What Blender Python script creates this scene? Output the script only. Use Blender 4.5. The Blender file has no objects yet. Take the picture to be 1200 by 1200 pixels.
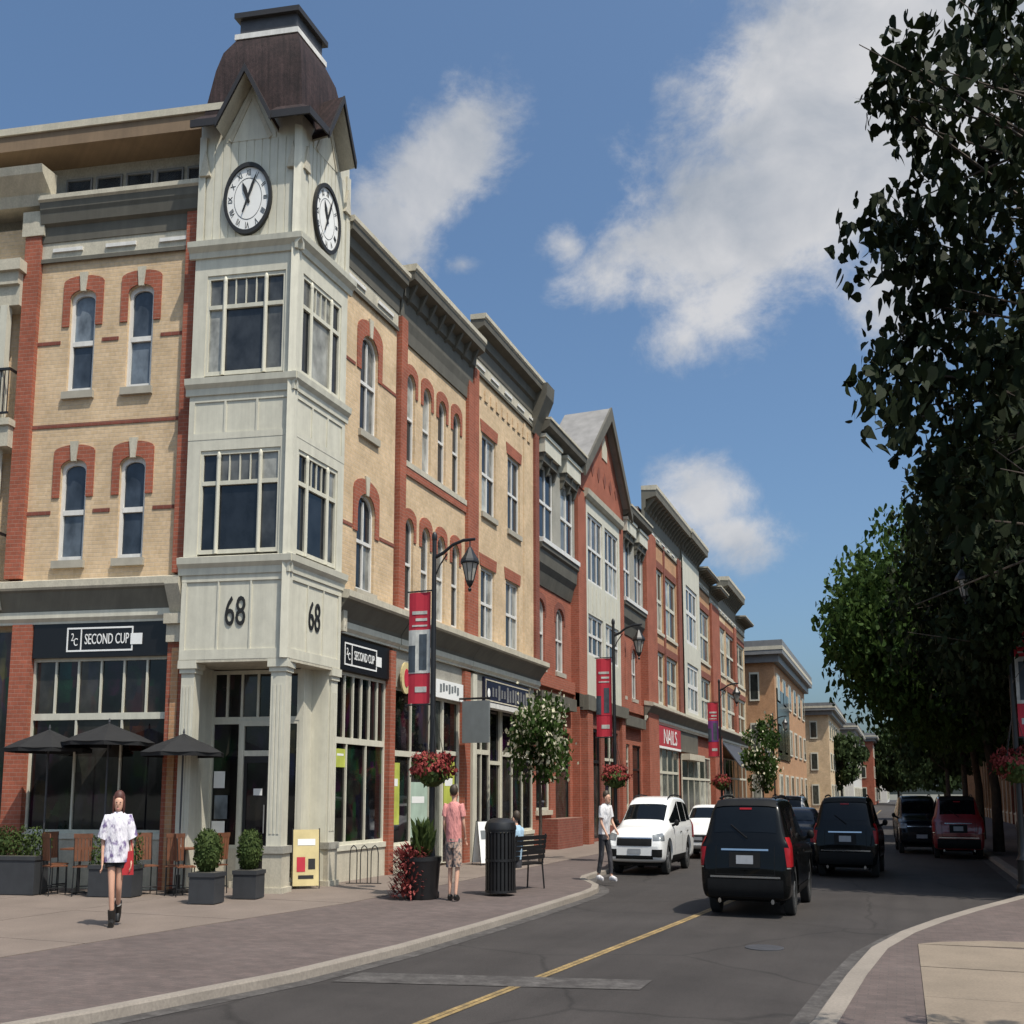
import bpy, bmesh, math, random
import numpy as np
from math import sin, cos, pi, radians, hypot, atan2, sqrt
from mathutils import Vector, Matrix
random.seed(7)
sc = bpy.context.scene
COL = sc.collection

# Lengths below are in metres along the street and across it, heights in metres.  The whole
# place is slender: plan lengths are multiplied by Q, heights are kept.
Q = 1 / 1.5152
AL = radians(11.5)                     # the side-street front is not square to the main front
# origin: foot of the clock-tower corner (main street front is the plane x = 0, street runs along +y)

# ---------------------------------------------------------------- camera
cam_d = bpy.data.cameras.new('camera')
cam = bpy.data.objects.new('camera', cam_d)
COL.objects.link(cam)
cam.location = (14.9 * Q, -21.5 * Q, 1.65)
cam.rotation_euler = (radians(90 + 7.2021), 0, radians(21.2526))
cam_d.sensor_width = 36
cam_d.lens = 34.8193
cam_d.shift_y = 0.15278
cam_d.clip_start = 0.05
cam_d.clip_end = 6000
sc.camera = cam

# ---------------------------------------------------------------- exposure, sun, sky
vs = sc.view_settings
vs.view_transform = 'Standard'
vs.look = 'None'
vs.gamma = 1
vs.exposure = 0.0
vs.use_curve_mapping = False
SUN = Vector((0.72 * Q, -0.37 * Q, 1.0)).normalized()      # towards the sun
sun_d = bpy.data.lights.new('sun', 'SUN')
sun_d.energy = 4.9
sun_d.angle = radians(0.5)
sun_d.color = (1.0, 0.93, 0.82)
sun = bpy.data.objects.new('sun', sun_d)
COL.objects.link(sun)
sun.rotation_euler = SUN.to_track_quat('Z', 'Y').to_euler()
sun.location = (0, 0, 60)

world = bpy.data.worlds.new('World')
sc.world = world
world.use_nodes = True
WN, WL = world.node_tree.nodes, world.node_tree.links
for n in list(WN): WN.remove(n)

def wnode(t, **k):
    n = WN.new(t)
    for a, b in k.items(): setattr(n, a, b)
    return n
def wmath(op, a, b=None, c=None, clamp=False):
    n = wnode('ShaderNodeMath', operation=op, use_clamp=clamp)
    for i, v in enumerate((a, b, c)):
        if v is None: continue
        if isinstance(v, (int, float)): n.inputs[i].default_value = v
        else: WL.new(v, n.inputs[i])
    return n.outputs[0]
sky = wnode('ShaderNodeTexSky', sky_type='NISHITA')
sky.sun_disc = False
sky.sun_elevation = math.asin(SUN.z)
sky.sun_rotation = atan2(SUN.x, SUN.y)
sky.altitude = 0
sky.air_density = 1.0
sky.dust_density = 4.0
sky.ozone_density = 2.4
bg = wnode('ShaderNodeBackground')
bg.inputs['Strength'].default_value = 0.135
wout = wnode('ShaderNodeOutputWorld')
tc = wnode('ShaderNodeTexCoord')
sp = wnode('ShaderNodeSeparateXYZ')
WL.new(tc.outputs['Generated'], sp.inputs[0])
hx, hy_, hz = sp.outputs
az = wmath('ARCTAN2', hx, hy_)
hl = wmath('SQRT', wmath('ADD', wmath('MULTIPLY', hx, hx), wmath('MULTIPLY', hy_, hy_)))
el = wmath('DIVIDE', hz, wmath('MAXIMUM', hl, 0.05))
cv = wnode('ShaderNodeCombineXYZ')
WL.new(az, cv.inputs[0]); WL.new(el, cv.inputs[1])
def wnoise(scale, detail, rough, off=0.0, dist=0.0):
    n = wnode('ShaderNodeTexNoise', noise_dimensions='3D')
    n.inputs['Scale'].default_value = scale
    n.inputs['Detail'].default_value = detail
    n.inputs['Roughness'].default_value = rough
    n.inputs['Distortion'].default_value = dist
    m = wnode('ShaderNodeMapping')
    m.inputs['Location'].default_value = (off, off * .7, off * .3)
    WL.new(cv.outputs[0], m.inputs[0])
    WL.new(m.outputs[0], n.inputs['Vector'])
    return n.outputs[0]
# cloud banks: (azimuth, slope, half-width, half-height, tilt, weight)
BANKS = [(0.05, .72, .24, .17, .35, 1.35), (-.06, .62, .15, .10, .5, 1.2), (-.15, .60, .12, .08, .75, 1.15), (-.255, .565, .075, .055, .8, .72),
         (-.15, .505, .085, .062, .6, .85), (-.19, .47, .05, .05, .7, .75), (-.45, .67, .125, .062, .95, .95), (-.51, .60, .085, .07, .5, .9),
         (-.31, .585, .03, .04, 1.2, .6),
         (-.17, .295, .058, .05, -.5, .85), (-.15, .26, .06, .04, -.3, .8), (-.425, .563, .026, .018, 0, .62), (.03, .49, .06, .07, .3, .9),
         (.6, .55, .3, .16, .2, 1.0), (-1.25, .6, .28, .14, -.1, .95), (1.7, .7, .4, .2, .1, 1.0),
         (2.7, .5, .35, .16, 0, 1.0), (-2.3, .65, .4, .2, .2, 1.0)]
dens = None
for (a, e, w, h, rot, k) in BANKS:
    m = wnode('ShaderNodeMapping', vector_type='TEXTURE')
    m.inputs['Location'].default_value = (a, e, 0)
    m.inputs['Rotation'].default_value = (0, 0, rot)
    m.inputs['Scale'].default_value = (w * 1.5, h * 1.5, 1)
    WL.new(cv.outputs[0], m.inputs[0])
    ln = wnode('ShaderNodeVectorMath', operation='LENGTH')
    WL.new(m.outputs[0], ln.inputs[0])
    d = wmath('MULTIPLY', wmath('SUBTRACT', 1.0, ln.outputs['Value'], clamp=True), k * 1.55)
    dens = d if dens is None else wmath('MAXIMUM', dens, d)
nz = wmath('SUBTRACT', wnoise(11.0, 10, .66, 3.1, .25), 0.5)
nz2 = wmath('SUBTRACT', wnoise(24.0, 6, .6, 8.3), 0.5)
body = wmath('ADD', wmath('ADD', dens, wmath('MULTIPLY', nz, 1.75)), wmath('MULTIPLY', nz2, .55))
ramp = wnode('ShaderNodeMapRange', interpolation_type='SMOOTHSTEP')
WL.new(body, ramp.inputs['Value'])
ramp.inputs['From Min'].default_value = .26
ramp.inputs['From Max'].default_value = 1.08
ramp.inputs['To Max'].default_value = .94
gate = wmath('MULTIPLY', ramp.outputs[0], wmath('MULTIPLY', dens, 4.0, clamp=True))
ccol = wnode('ShaderNodeMixRGB')
ccol.inputs[1].default_value = (2.75, 3.05, 3.5, 1)
ccol.inputs[2].default_value = (5.0, 5.0, 5.1, 1)
cshade = wnode('ShaderNodeMapRange')
WL.new(wnoise(7.0, 6, .55, 3.45, .3), cshade.inputs['Value'])
cshade.inputs['From Min'].default_value = .32
cshade.inputs['From Max'].default_value = .66
WL.new(cshade.outputs[0], ccol.inputs[0])
smix = wnode('ShaderNodeMixRGB')
WL.new(gate, smix.inputs[0])
tint = wnode('ShaderNodeMixRGB', blend_type='MULTIPLY')
tint.inputs[0].default_value = 1
tint.inputs[2].default_value = (.86, 1.05, 1.14, 1)
WL.new(sky.outputs[0], tint.inputs[1])
WL.new(tint.outputs[0], smix.inputs[1])
WL.new(ccol.outputs[0], smix.inputs[2])
WL.new(smix.outputs[0], bg.inputs['Color'])
WL.new(bg.outputs[0], wout.inputs['Surface'])

# ---------------------------------------------------------------- materials
MATS = {}
def newmat(name):
    m = bpy.data.materials.new(name)
    m.use_nodes = True
    b = m.node_tree.nodes['Principled BSDF']
    MATS[name] = m
    return m, m.node_tree.nodes, m.node_tree.links, b
def objcoord(N, L, flat=False):
    t = N.new('ShaderNodeTexCoord')
    if not flat: return t.outputs['Object']
    s = N.new('ShaderNodeSeparateXYZ'); c = N.new('ShaderNodeCombineXYZ'); a = N.new('ShaderNodeMath')
    L.new(t.outputs['Object'], s.inputs[0])
    L.new(s.outputs[0], a.inputs[0]); L.new(s.outputs[1], a.inputs[1])
    L.new(a.outputs[0], c.inputs[0]); L.new(s.outputs[2], c.inputs[1])
    return c.outputs[0]
def noise(N, L, vec, scale, detail=4, rough=.55):
    n = N.new('ShaderNodeTexNoise')
    n.inputs['Scale'].default_value = scale
    n.inputs['Detail'].default_value = detail
    n.inputs['Roughness'].default_value = rough
    L.new(vec, n.inputs['Vector'])
    return n.outputs['Fac']
def vary(N, L, colsock, fac, amt):
    """scale a colour by 1 +- amt with a noise factor"""
    mr = N.new('ShaderNodeMapRange')
    L.new(fac, mr.inputs['Value'])
    mr.inputs['From Min'].default_value = .3; mr.inputs['From Max'].default_value = .7
    mr.inputs['To Min'].default_value = 1 - amt; mr.inputs['To Max'].default_value = 1 + amt
    mx = N.new('ShaderNodeMixRGB'); mx.blend_type = 'MULTIPLY'; mx.inputs[0].default_value = 1
    if hasattr(colsock, 'links'): L.new(colsock, mx.inputs[1])
    else: mx.inputs[1].default_value = (*colsock, 1)
    L.new(mr.outputs[0], mx.inputs[2])
    return mx.outputs[0]
def bump(N, L, b, fac, strength, dist=.02):
    bp = N.new('ShaderNodeBump')
    bp.inputs['Strength'].default_value = strength
    bp.inputs['Distance'].default_value = dist
    L.new(fac, bp.inputs['Height'])
    L.new(bp.outputs[0], b.inputs['Normal'])
def plain(name, col, rough=.7, scale=3.0, amt=.12, bmp=.0, metal=0, spec=.5, fine=0, coat=0):
    m, N, L, b = newmat(name)
    v = objcoord(N, L)
    c = vary(N, L, col, noise(N, L, v, scale), amt)
    if fine: c = vary(N, L, c, noise(N, L, v, fine, 3), amt)
    L.new(c, b.inputs['Base Color'])
    b.inputs['Roughness'].default_value = rough
    b.inputs['Metallic'].default_value = metal
    b.inputs['Specular IOR Level'].default_value = spec
    b.inputs['Coat Weight'].default_value = coat
    b.inputs['Coat Roughness'].default_value = .04
    if bmp: bump(N, L, b, noise(N, L, v, max(scale * 8, 30), 4), bmp)
    return m
def brickmat(name, c1, c2, mortar, bw=.21, bh=.075, rough=.9):
    m, N, L, b = newmat(name)
    v = objcoord(N, L, True)
    t = N.new('ShaderNodeTexBrick')
    L.new(v, t.inputs['Vector'])
    t.inputs['Scale'].default_value = 1
    t.inputs['Brick Width'].default_value = bw
    t.inputs['Row Height'].default_value = bh
    t.inputs['Mortar Size'].default_value = .006
    t.inputs['Mortar Smooth'].default_value = .3
    t.inputs['Color1'].default_value = (*c1, 1)
    t.inputs['Color2'].default_value = (*c2, 1)
    t.inputs['Mortar'].default_value = (*mortar, 1)
    c = vary(N, L, t.outputs['Color'], noise(N, L, v, 1.1, 5), .16)
    c = vary(N, L, c, noise(N, L, v, 9, 3), .10)
    L.new(c, b.inputs['Base Color'])
    b.inputs['Roughness'].default_value = rough
    b.inputs['Specular IOR Level'].default_value = .25
    inv = N.new('ShaderNodeMath'); inv.operation = 'SUBTRACT'; inv.inputs[0].default_value = 1
    L.new(t.outputs['Fac'], inv.inputs[1])
    bump(N, L, b, inv.outputs[0], .6, .012)
    return m
def glassmat(name, dark, light, thr, rough=.03):
    """window glass seen from outside in daylight: dark room or pale blind behind, sky in the gloss"""
    m, N, L, b = newmat(name)
    oi = N.new('ShaderNodeObjectInfo')
    st = N.new('ShaderNodeMapRange'); st.interpolation_type = 'SMOOTHSTEP'
    L.new(oi.outputs['Random'], st.inputs['Value'])
    st.inputs['From Min'].default_value = thr; st.inputs['From Max'].default_value = 1.0
    v = objcoord(N, L)
    mx = N.new('ShaderNodeMixRGB')
    L.new(st.outputs[0], mx.inputs[0])
    mx.inputs[1].default_value = (*dark, 1); mx.inputs[2].default_value = (*light, 1)
    c = vary(N, L, mx.outputs[0], noise(N, L, v, 2.3, 3), .5)
    L.new(c, b.inputs['Base Color'])
    b.inputs['Roughness'].default_value = rough
    b.inputs['IOR'].default_value = 1.5
    bump(N, L, b, noise(N, L, v, 1.7, 1), .05, .02)
    return m
brickmat('cream_brick', (.60, .445, .285), (.545, .395, .24), (.55, .44, .32))
brickmat('red_brick', (.335, .100, .060), (.275, .083, .050), (.31, .18, .135))
brickmat('dark_red_brick', (.225, .072, .050), (.185, .058, .042), (.215, .13, .10))
brickmat('orange_brick', (.46, .255, .135), (.41, .215, .11), (.42, .31, .22))
plain('cream_paint', (.56, .535, .44), .55, 1.2, .06, .05)
plain('cream_stone', (.47, .43, .34), .8, 2.0, .10, .15, fine=25)
plain('grey_stone', (.30, .285, .245), .85, 1.5, .14, .15, fine=22)
plain('stone_sill', (.36, .33, .27), .85, 3, .12, .1)
plain('white_paint', (.66, .64, .60), .45, 2, .04)
plain('cornice_shaded_olive', (.135, .125, .098), .7, 1.3, .15, .05)  # olive-grey puts the shade under the cornices into the colour
plain('cornice_dark', (.105, .096, .075), .7, 1.5, .15, .05)
plain('brown_soffit', (.20, .135, .08), .75, 1.2, .12, .05)
plain('roof_brown', (.030, .018, .017), .65, 2.2, .3, .2, spec=.2, fine=14)
plain('roof_edge', (.018, .015, .014), .5)
plain('roof_grey', (.22, .21, .20), .7, 1.5, .2, .1)
plain('lead_grey', (.17, .17, .17), .5, 2, .15)
plain('sign_black', (.008, .008, .009), .35, 2, .1)
plain('sign_navy', (.012, .012, .03), .35, 2, .1)
plain('sign_red', (.42, .035, .045), .45, 2, .1)
plain('sign_white', (.80, .80, .78), .5, 2, .03)
plain('black_metal', (.012, .012, .013), .42, 5, .2)
plain('dark_grey_metal', (.05, .05, .055), .5, 5, .2)
plain('grey_panel', (.16, .175, .18), .5, 3, .1)
plain('clock_face', (.80, .79, .76), .5, 3, .03)
plain('ink_black', (.010, .010, .010), .6)
glassmat('glass_shop', (.006, .006, .007), (.035, .033, .03), .55)
glassmat('glass_upper', (.014, .017, .022), (.34, .34, .31), .40)
glassmat('glass_blue', (.035, .045, .06), (.17, .20, .23), .3)
glassmat('glass_far', (.03, .035, .03), (.42, .42, .36), .35, .12)
def seamed(name):
    m = MATS[name]; N, L = m.node_tree.nodes, m.node_tree.links; b = N['Principled BSDF']
    v = objcoord(N, L, True)
    mp = N.new('ShaderNodeMapping'); mp.inputs['Scale'].default_value = (9, .5, 1); L.new(v, mp.inputs[0])
    old = b.inputs['Base Color'].links[0].from_socket
    L.new(vary(N, L, old, noise(N, L, mp.outputs[0], 1.0, 4), .45), b.inputs['Base Color'])
seamed('roof_brown')
def streaked(name, amt=.10):
    m = MATS[name]; N, L = m.node_tree.nodes, m.node_tree.links; b = N['Principled BSDF']
    v = objcoord(N, L, True)
    mp = N.new('ShaderNodeMapping'); mp.inputs['Scale'].default_value = (5, .35, 1); L.new(v, mp.inputs[0])
    old = b.inputs['Base Color'].links[0].from_socket
    c = vary(N, L, old, noise(N, L, mp.outputs[0], 1.0, 5, .65), amt)
    L.new(vary(N, L, c, noise(N, L, v, 4.0, 5, .7), amt * .7), b.inputs['Base Color'])
for n_ in ('cream_paint', 'cream_stone', 'cornice_dark', 'cornice_shaded_olive', 'brown_soffit', 'white_paint'): streaked(n_)
def shop_interior(name):
    # dim goods, shelves and lamps behind the glass
    m = MATS[name]; N, L = m.node_tree.nodes, m.node_tree.links; b = N['Principled BSDF']
    v = objcoord(N, L, True)
    mp = N.new('ShaderNodeMapping'); mp.inputs['Scale'].default_value = (2.6, 1.7, 1); L.new(v, mp.inputs[0])
    vo = N.new('ShaderNodeTexVoronoi'); vo.distance = 'CHEBYCHEV'; vo.inputs['Scale'].default_value = 1.0
    L.new(mp.outputs[0], vo.inputs['Vector'])
    pw = N.new('ShaderNodeMixRGB'); pw.blend_type = 'MULTIPLY'; pw.inputs[0].default_value = 1
    L.new(vo.outputs['Color'], pw.inputs[1]); L.new(vo.outputs['Color'], pw.inputs[2])
    sc_ = N.new('ShaderNodeMixRGB'); sc_.blend_type = 'MULTIPLY'; sc_.inputs[0].default_value = 1
    sc_.inputs[2].default_value = (.050, .044, .036, 1); L.new(pw.outputs[0], sc_.inputs[1])
    nz_ = noise(N, L, v, 1.1, 4); mr = N.new('ShaderNodeMapRange'); mr.inputs['From Min'].default_value = .45; mr.inputs['From Max'].default_value = .7; L.new(nz_, mr.inputs['Value'])
    ad = N.new('ShaderNodeMixRGB'); ad.blend_type = 'ADD'; L.new(mr.outputs[0], ad.inputs[0])
    L.new(b.inputs['Base Color'].links[0].from_socket, ad.inputs[1]); L.new(sc_.outputs[0], ad.inputs[2])
    L.new(ad.outputs[0], b.inputs['Base Color'])
shop_interior('glass_shop')
def asphalt():
    m, N, L, b = newmat('asphalt')
    v = objcoord(N, L)
    c = vary(N, L, (.040, .035, .033), noise(N, L, v, .35, 6, .65), .24)
    c = vary(N, L, c, noise(N, L, v, 70, 4, .75), .42)
    mp = N.new('ShaderNodeMapping'); mp.inputs['Scale'].default_value = (1.6, .05, 1)
    L.new(v, mp.inputs[0])
    c = vary(N, L, c, noise(N, L, mp.outputs[0], 1.0, 4, .6), .14)
    # thin tar-filled cracks
    vo = N.new('ShaderNodeTexVoronoi'); vo.feature = 'DISTANCE_TO_EDGE'; vo.inputs['Scale'].default_value = .22
    dm = N.new('ShaderNodeMixRGB'); dm.blend_type = 'ADD'; dm.inputs[0].default_value = .5
    nn = N.new('ShaderNodeTexNoise'); nn.inputs['Scale'].default_value = .9; nn.inputs['Detail'].default_value = 5
    L.new(v, nn.inputs['Vector']); L.new(v, dm.inputs[1]); L.new(nn.outputs['Color'], dm.inputs[2])
    L.new(dm.outputs[0], vo.inputs['Vector'])
    cr = N.new('ShaderNodeMapRange'); cr.inputs['From Max'].default_value = .012
    cr.inputs['To Min'].default_value = .62
    L.new(vo.outputs['Distance'], cr.inputs['Value'])
    mm = N.new('ShaderNodeMixRGB'); mm.blend_type = 'MULTIPLY'; mm.inputs[0].default_value = 1
    L.new(c, mm.inputs[1]); L.new(cr.outputs[0], mm.inputs[2])
    L.new(mm.outputs[0], b.inputs['Base Color'])
    b.inputs['Roughness'].default_value = .82
    b.inputs['Specular IOR Level'].default_value = .35
    bump(N, L, b, noise(N, L, v, 160, 3), .35, .01)
asphalt()
def pavermat(name, c1, c2, mortar, bw, bh):
    m, N, L, b = newmat(name)
    v = objcoord(N, L)
    t = N.new('ShaderNodeTexBrick'); L.new(v, t.inputs['Vector'])
    t.inputs['Scale'].default_value = 1
    t.inputs['Brick Width'].default_value = bw; t.inputs['Row Height'].default_value = bh
    t.inputs['Mortar Size'].default_value = .006
    t.inputs['Color1'].default_value = (*c1, 1); t.inputs['Color2'].default_value = (*c2, 1)
    t.inputs['Mortar'].default_value = (*mortar, 1)
    c = vary(N, L, t.outputs['Color'], noise(N, L, v, .5, 5), .14)
    c = vary(N, L, c, noise(N, L, v, 3.5, 4), .12)
    c = vary(N, L, c, noise(N, L, v, 40, 2), .12)
    L.new(c, b.inputs['Base Color'])
    b.inputs['Roughness'].default_value = .85
    b.inputs['Specular IOR Level'].default_value = .3
    bump(N, L, b, t.outputs['Fac'], -.3, .006)
pavermat('paver_red', (.120, .091, .084), (.098, .077, .072), (.085, .073, .067), .22, .11)
plain('concrete', (.165, .130, .108), .85, .8, .13, .15, fine=30)
plain('kerb_concrete', (.225, .195, .165), .85, 1.0, .14, .15, fine=26)
plain('slab_concrete', (.20, .160, .120), .85, 1.2, .12, .12, fine=30)
plain('yellow_line', (.27, .185, .075), .75, 2.2, .35, .0, fine=30)
plain('worn_white_line', (.090, .082, .077), .8, 2.5, .30, .0, fine=25)
def worn(name, under, scale=7.0, lo=.42, hi=.60):
    m = MATS[name]; N, L = m.node_tree.nodes, m.node_tree.links; b = N['Principled BSDF']
    v = objcoord(N, L)
    mr = N.new('ShaderNodeMapRange'); mr.inputs['From Min'].default_value = lo; mr.inputs['From Max'].default_value = hi
    L.new(noise(N, L, v, scale, 6, .75), mr.inputs['Value'])
    mx = N.new('ShaderNodeMixRGB'); L.new(mr.outputs[0], mx.inputs[0])
    L.new(b.inputs['Base Color'].links[0].from_socket, mx.inputs[1]); mx.inputs[2].default_value = (*under, 1)
    L.new(mx.outputs[0], b.inputs['Base Color'])
worn('yellow_line', (.10, .078, .05), 9, .46, .70)
worn('worn_white_line', (.039, .034, .032), 4, .36, .62)
plain('earth', (.10, .09, .07), .95, .2, .3)
plain('ground_far', (.13, .125, .10), .95, .05, .3)

# ---------------------------------------------------------------- mesh builder
class MB:
    def __init__(s): s.v = []; s.f = []; s.m = []; s.cur = 0
    def quad(s, *p):
        i = len(s.v); s.v += [tuple(x) for x in p]; s.f.append(tuple(range(i, i + len(p)))); s.m.append(s.cur); return s
    def box(s, x0, x1, y0, y1, z0, z1):
        i = len(s.v)
        s.v += [(x0,y0,z0),(x1,y0,z0),(x1,y1,z0),(x0,y1,z0),(x0,y0,z1),(x1,y0,z1),(x1,y1,z1),(x0,y1,z1)]
        for q in ((0,3,2,1),(4,5,6,7),(0,1,5,4),(1,2,6,5),(2,3,7,6),(3,0,4,7)):
            s.f.append(tuple(i + k for k in q)); s.m.append(s.cur)
        return s
    def prism(s, poly, z0, z1, ax='z'):
        """extrude a polygon; ax z: poly is (x,y); ax y: poly is (x,z) from y=z0 to z1; ax x: poly is (y,z)"""
        P = {'z': lambda a, b, c: (a, b, c), 'y': lambda a, b, c: (a, c, b), 'x': lambda a, b, c: (c, a, b)}[ax]
        i = len(s.v); n = len(poly)
        s.v += [P(a, b, z0) for a, b in poly] + [P(a, b, z1) for a, b in poly]
        s.f.append(tuple(range(i + n - 1, i - 1, -1))); s.m.append(s.cur)
        s.f.append(tuple(range(i + n, i + 2 * n))); s.m.append(s.cur)
        for k in range(n):
            j = (k + 1) % n
            s.f.append((i + k, i + j, i + n + j, i + n + k)); s.m.append(s.cur)
        return s
    def ring(s, A, B, y0, y1, closed=True):
        """band between two (x,z) outlines of equal length, from y0 to y1"""
        n = len(A); i = len(s.v)
        for y in (y0, y1):
            s.v += [(a, y, b) for a, b in A] + [(a, y, b) for a, b in B]
        rng = range(n) if closed else range(n - 1)
        for k in rng:
            j = (k + 1) % n
            a0, a1, b0, b1 = i + k, i + j, i + n + k, i + n + j
            c0, c1, d0, d1 = a0 + 2*n, a1 + 2*n, b0 + 2*n, b1 + 2*n
            for q in ((a0, a1, b1, b0), (c0, d0, d1, c1), (a0, c0, c1, a1), (b0, b1, d1, d0)):
                s.f.append(q); s.m.append(s.cur)
        if not closed:
            for k in (0, n - 1):
                s.f.append((i + k, i + n + k, i + 3*n + k, i + 2*n + k)); s.m.append(s.cur)
        return s
    def tube(s, pts, radii, n=8, cap=True):
        pts = [Vector(p) for p in pts]
        if isinstance(radii, (int, float)): radii = [radii] * len(pts)
        i = len(s.v)
        up = Vector((0, 0, 1))
        a = None
        for k, p in enumerate(pts):
            d = (pts[min(k + 1, len(pts) - 1)] - pts[max(k - 1, 0)])
            d = d.normalized() if d.length > 1e-9 else Vector((0, 0, 1))
            if a is None: a = d.cross(up) if abs(d.dot(up)) < .95 else d.cross(Vector((1, 0, 0)))
            else: a = a - d * a.dot(d)
            a.normalize(); b = d.cross(a)
            for t in range(n):
                an = 2 * pi * t / n
                s.v.append(tuple(p + (a * cos(an) + b * sin(an)) * radii[k]))
        for k in range(len(pts) - 1):
            for t in range(n):
                u = (t + 1) % n
                s.f.append((i + k*n + t, i + k*n + u, i + (k+1)*n + u, i + (k+1)*n + t)); s.m.append(s.cur)
        if cap:
            s.f.append(tuple(i + t for t in range(n))); s.m.append(s.cur)
            s.f.append(tuple(i + (len(pts)-1)*n + t for t in range(n - 1, -1, -1))); s.m.append(s.cur)
        return s
    def lathe(s, prof, c=(0, 0, 0), n=16, sx=1, sy=1):
        """prof: (r, z) from bottom to top"""
        i = len(s.v)
        for r, z in prof:
            for t in range(n):
                an = 2 * pi * t / n
                s.v.append((c[0] + r * cos(an) * sx, c[1] + r * sin(an) * sy, c[2] + z))
        for k in range(len(prof) - 1):
            for t in range(n):
                u = (t + 1) % n
                s.f.append((i + k*n + t, i + k*n + u, i + (k+1)*n + u, i + (k+1)*n + t)); s.m.append(s.cur)
        s.f.append(tuple(i + t for t in range(n - 1, -1, -1))); s.m.append(s.cur)
        s.f.append(tuple(i + (len(prof)-1)*n + t for t in range(n))); s.m.append(s.cur)
        return s
    def ball(s, c, r, n=12, m=8):
        if isinstance(r, (int, float)): r = (r, r, r)
        prof = [(max(sin(pi * k / m), .02), -cos(pi * k / m)) for k in range(m + 1)]
        i = len(s.v); s.lathe([(a, b) for a, b in prof], (0, 0, 0), n)
        for k in range(i, len(s.v)):
            x, y, z = s.v[k]; s.v[k] = (c[0] + x*r[0], c[1] + y*r[1], c[2] + z*r[2])
        return s
    def moved(s, dx=0, dy=0, dz=0, rz=0, start=0):
        c, n = cos(rz), sin(rz)
        for k in range(start, len(s.v)):
            x, y, z = s.v[k]; s.v[k] = (x*c - y*n + dx, x*n + y*c + dy, z + dz)
        return s
    def mesh(s, name, mats):
        me = bpy.data.meshes.new(name)
        me.from_pydata(s.v, [], s.f)
        for m in (mats if isinstance(mats, (list, tuple)) else [mats]): me.materials.append(MATS[m] if isinstance(m, str) else m)
        if any(s.m): me.polygons.foreach_set('material_index', s.m)
        return me
    def build(s, name, mats, parent=None, loc=(0, 0, 0), rz=0, smooth=None):
        me = s.mesh(name, mats)
        return put(name, me, parent, loc, rz, smooth)

def put(name, me, parent=None, loc=(0, 0, 0), rz=0, smooth=None):
    o = bpy.data.objects.new(name, me)
    COL.objects.link(o)
    if smooth is not None and me is not None and len(me.polygons):
        me.polygons.foreach_set('use_smooth', [True] * len(me.polygons))
        me.set_sharp_from_angle(angle=radians(smooth))
    if parent is not None:
        o.parent = parent; o.location = loc
    else:
        o.location = (loc[0] * Q, loc[1] * Q, loc[2]); o.scale = (Q, Q, 1)
    o.rotation_euler = (0, 0, rz)
    return o
def tag(o, label, cat, group=None):
    o['label'] = label; o['category'] = cat
    if group: o['group'] = group
    return o
def thing(name, label, cat, loc=(0, 0, 0), rz=0, group=None):
    o = put(name, None, None, loc, rz)
    o.empty_display_size = .2
    return tag(o, label, cat, group)
def struct(o): o['kind'] = 'structure'; return o
def stuff(o): o['kind'] = 'stuff'; return o
def copy_tree(o, parent=None):
    c = o.copy(); COL.objects.link(c); c.parent = parent
    for ch in list(o.children): copy_tree(ch, c)
    return c
def place(o, x, y, z=0, rz=0):
    o.location = (x * Q, y * Q, z); o.rotation_euler = (0, 0, rz); return o
def text_mb(txt, size, depth=.01, sx=1.0, align='CENTER'):
    """letters in the x-z plane facing -y, centred on the origin"""
    cu = bpy.data.curves.new('t', 'FONT')
    cu.body = txt; cu.size = size; cu.align_x = align; cu.align_y = 'CENTER'; cu.resolution_u = 3
    o = bpy.data.objects.new('t', cu); COL.objects.link(o)
    dg = bpy.context.evaluated_depsgraph_get()
    me = o.evaluated_get(dg).to_mesh()
    mb = MB()
    V = [(v.co.x * sx, v.co.y) for v in me.vertices]
    n = len(V)
    mb.v = [(x, -depth, y) for x, y in V] + [(x, 0, y) for x, y in V]
    ed = {}
    for p in me.polygons:
        vs_ = list(p.vertices)
        mb.f.append(tuple(vs_)); mb.m.append(0)
        for a, b in zip(vs_, vs_[1:] + vs_[:1]):
            ed[(a, b)] = ed.get((a, b), 0) + 1
    for (a, b) in ed:
        if (b, a) not in ed:
            mb.f.append((b, a, a + n, b + n)); mb.m.append(0)
    o.evaluated_get(dg).to_mesh_clear()
    COL.objects.unlink(o); bpy.data.objects.remove(o); bpy.data.curves.remove(cu)
    return mb

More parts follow.
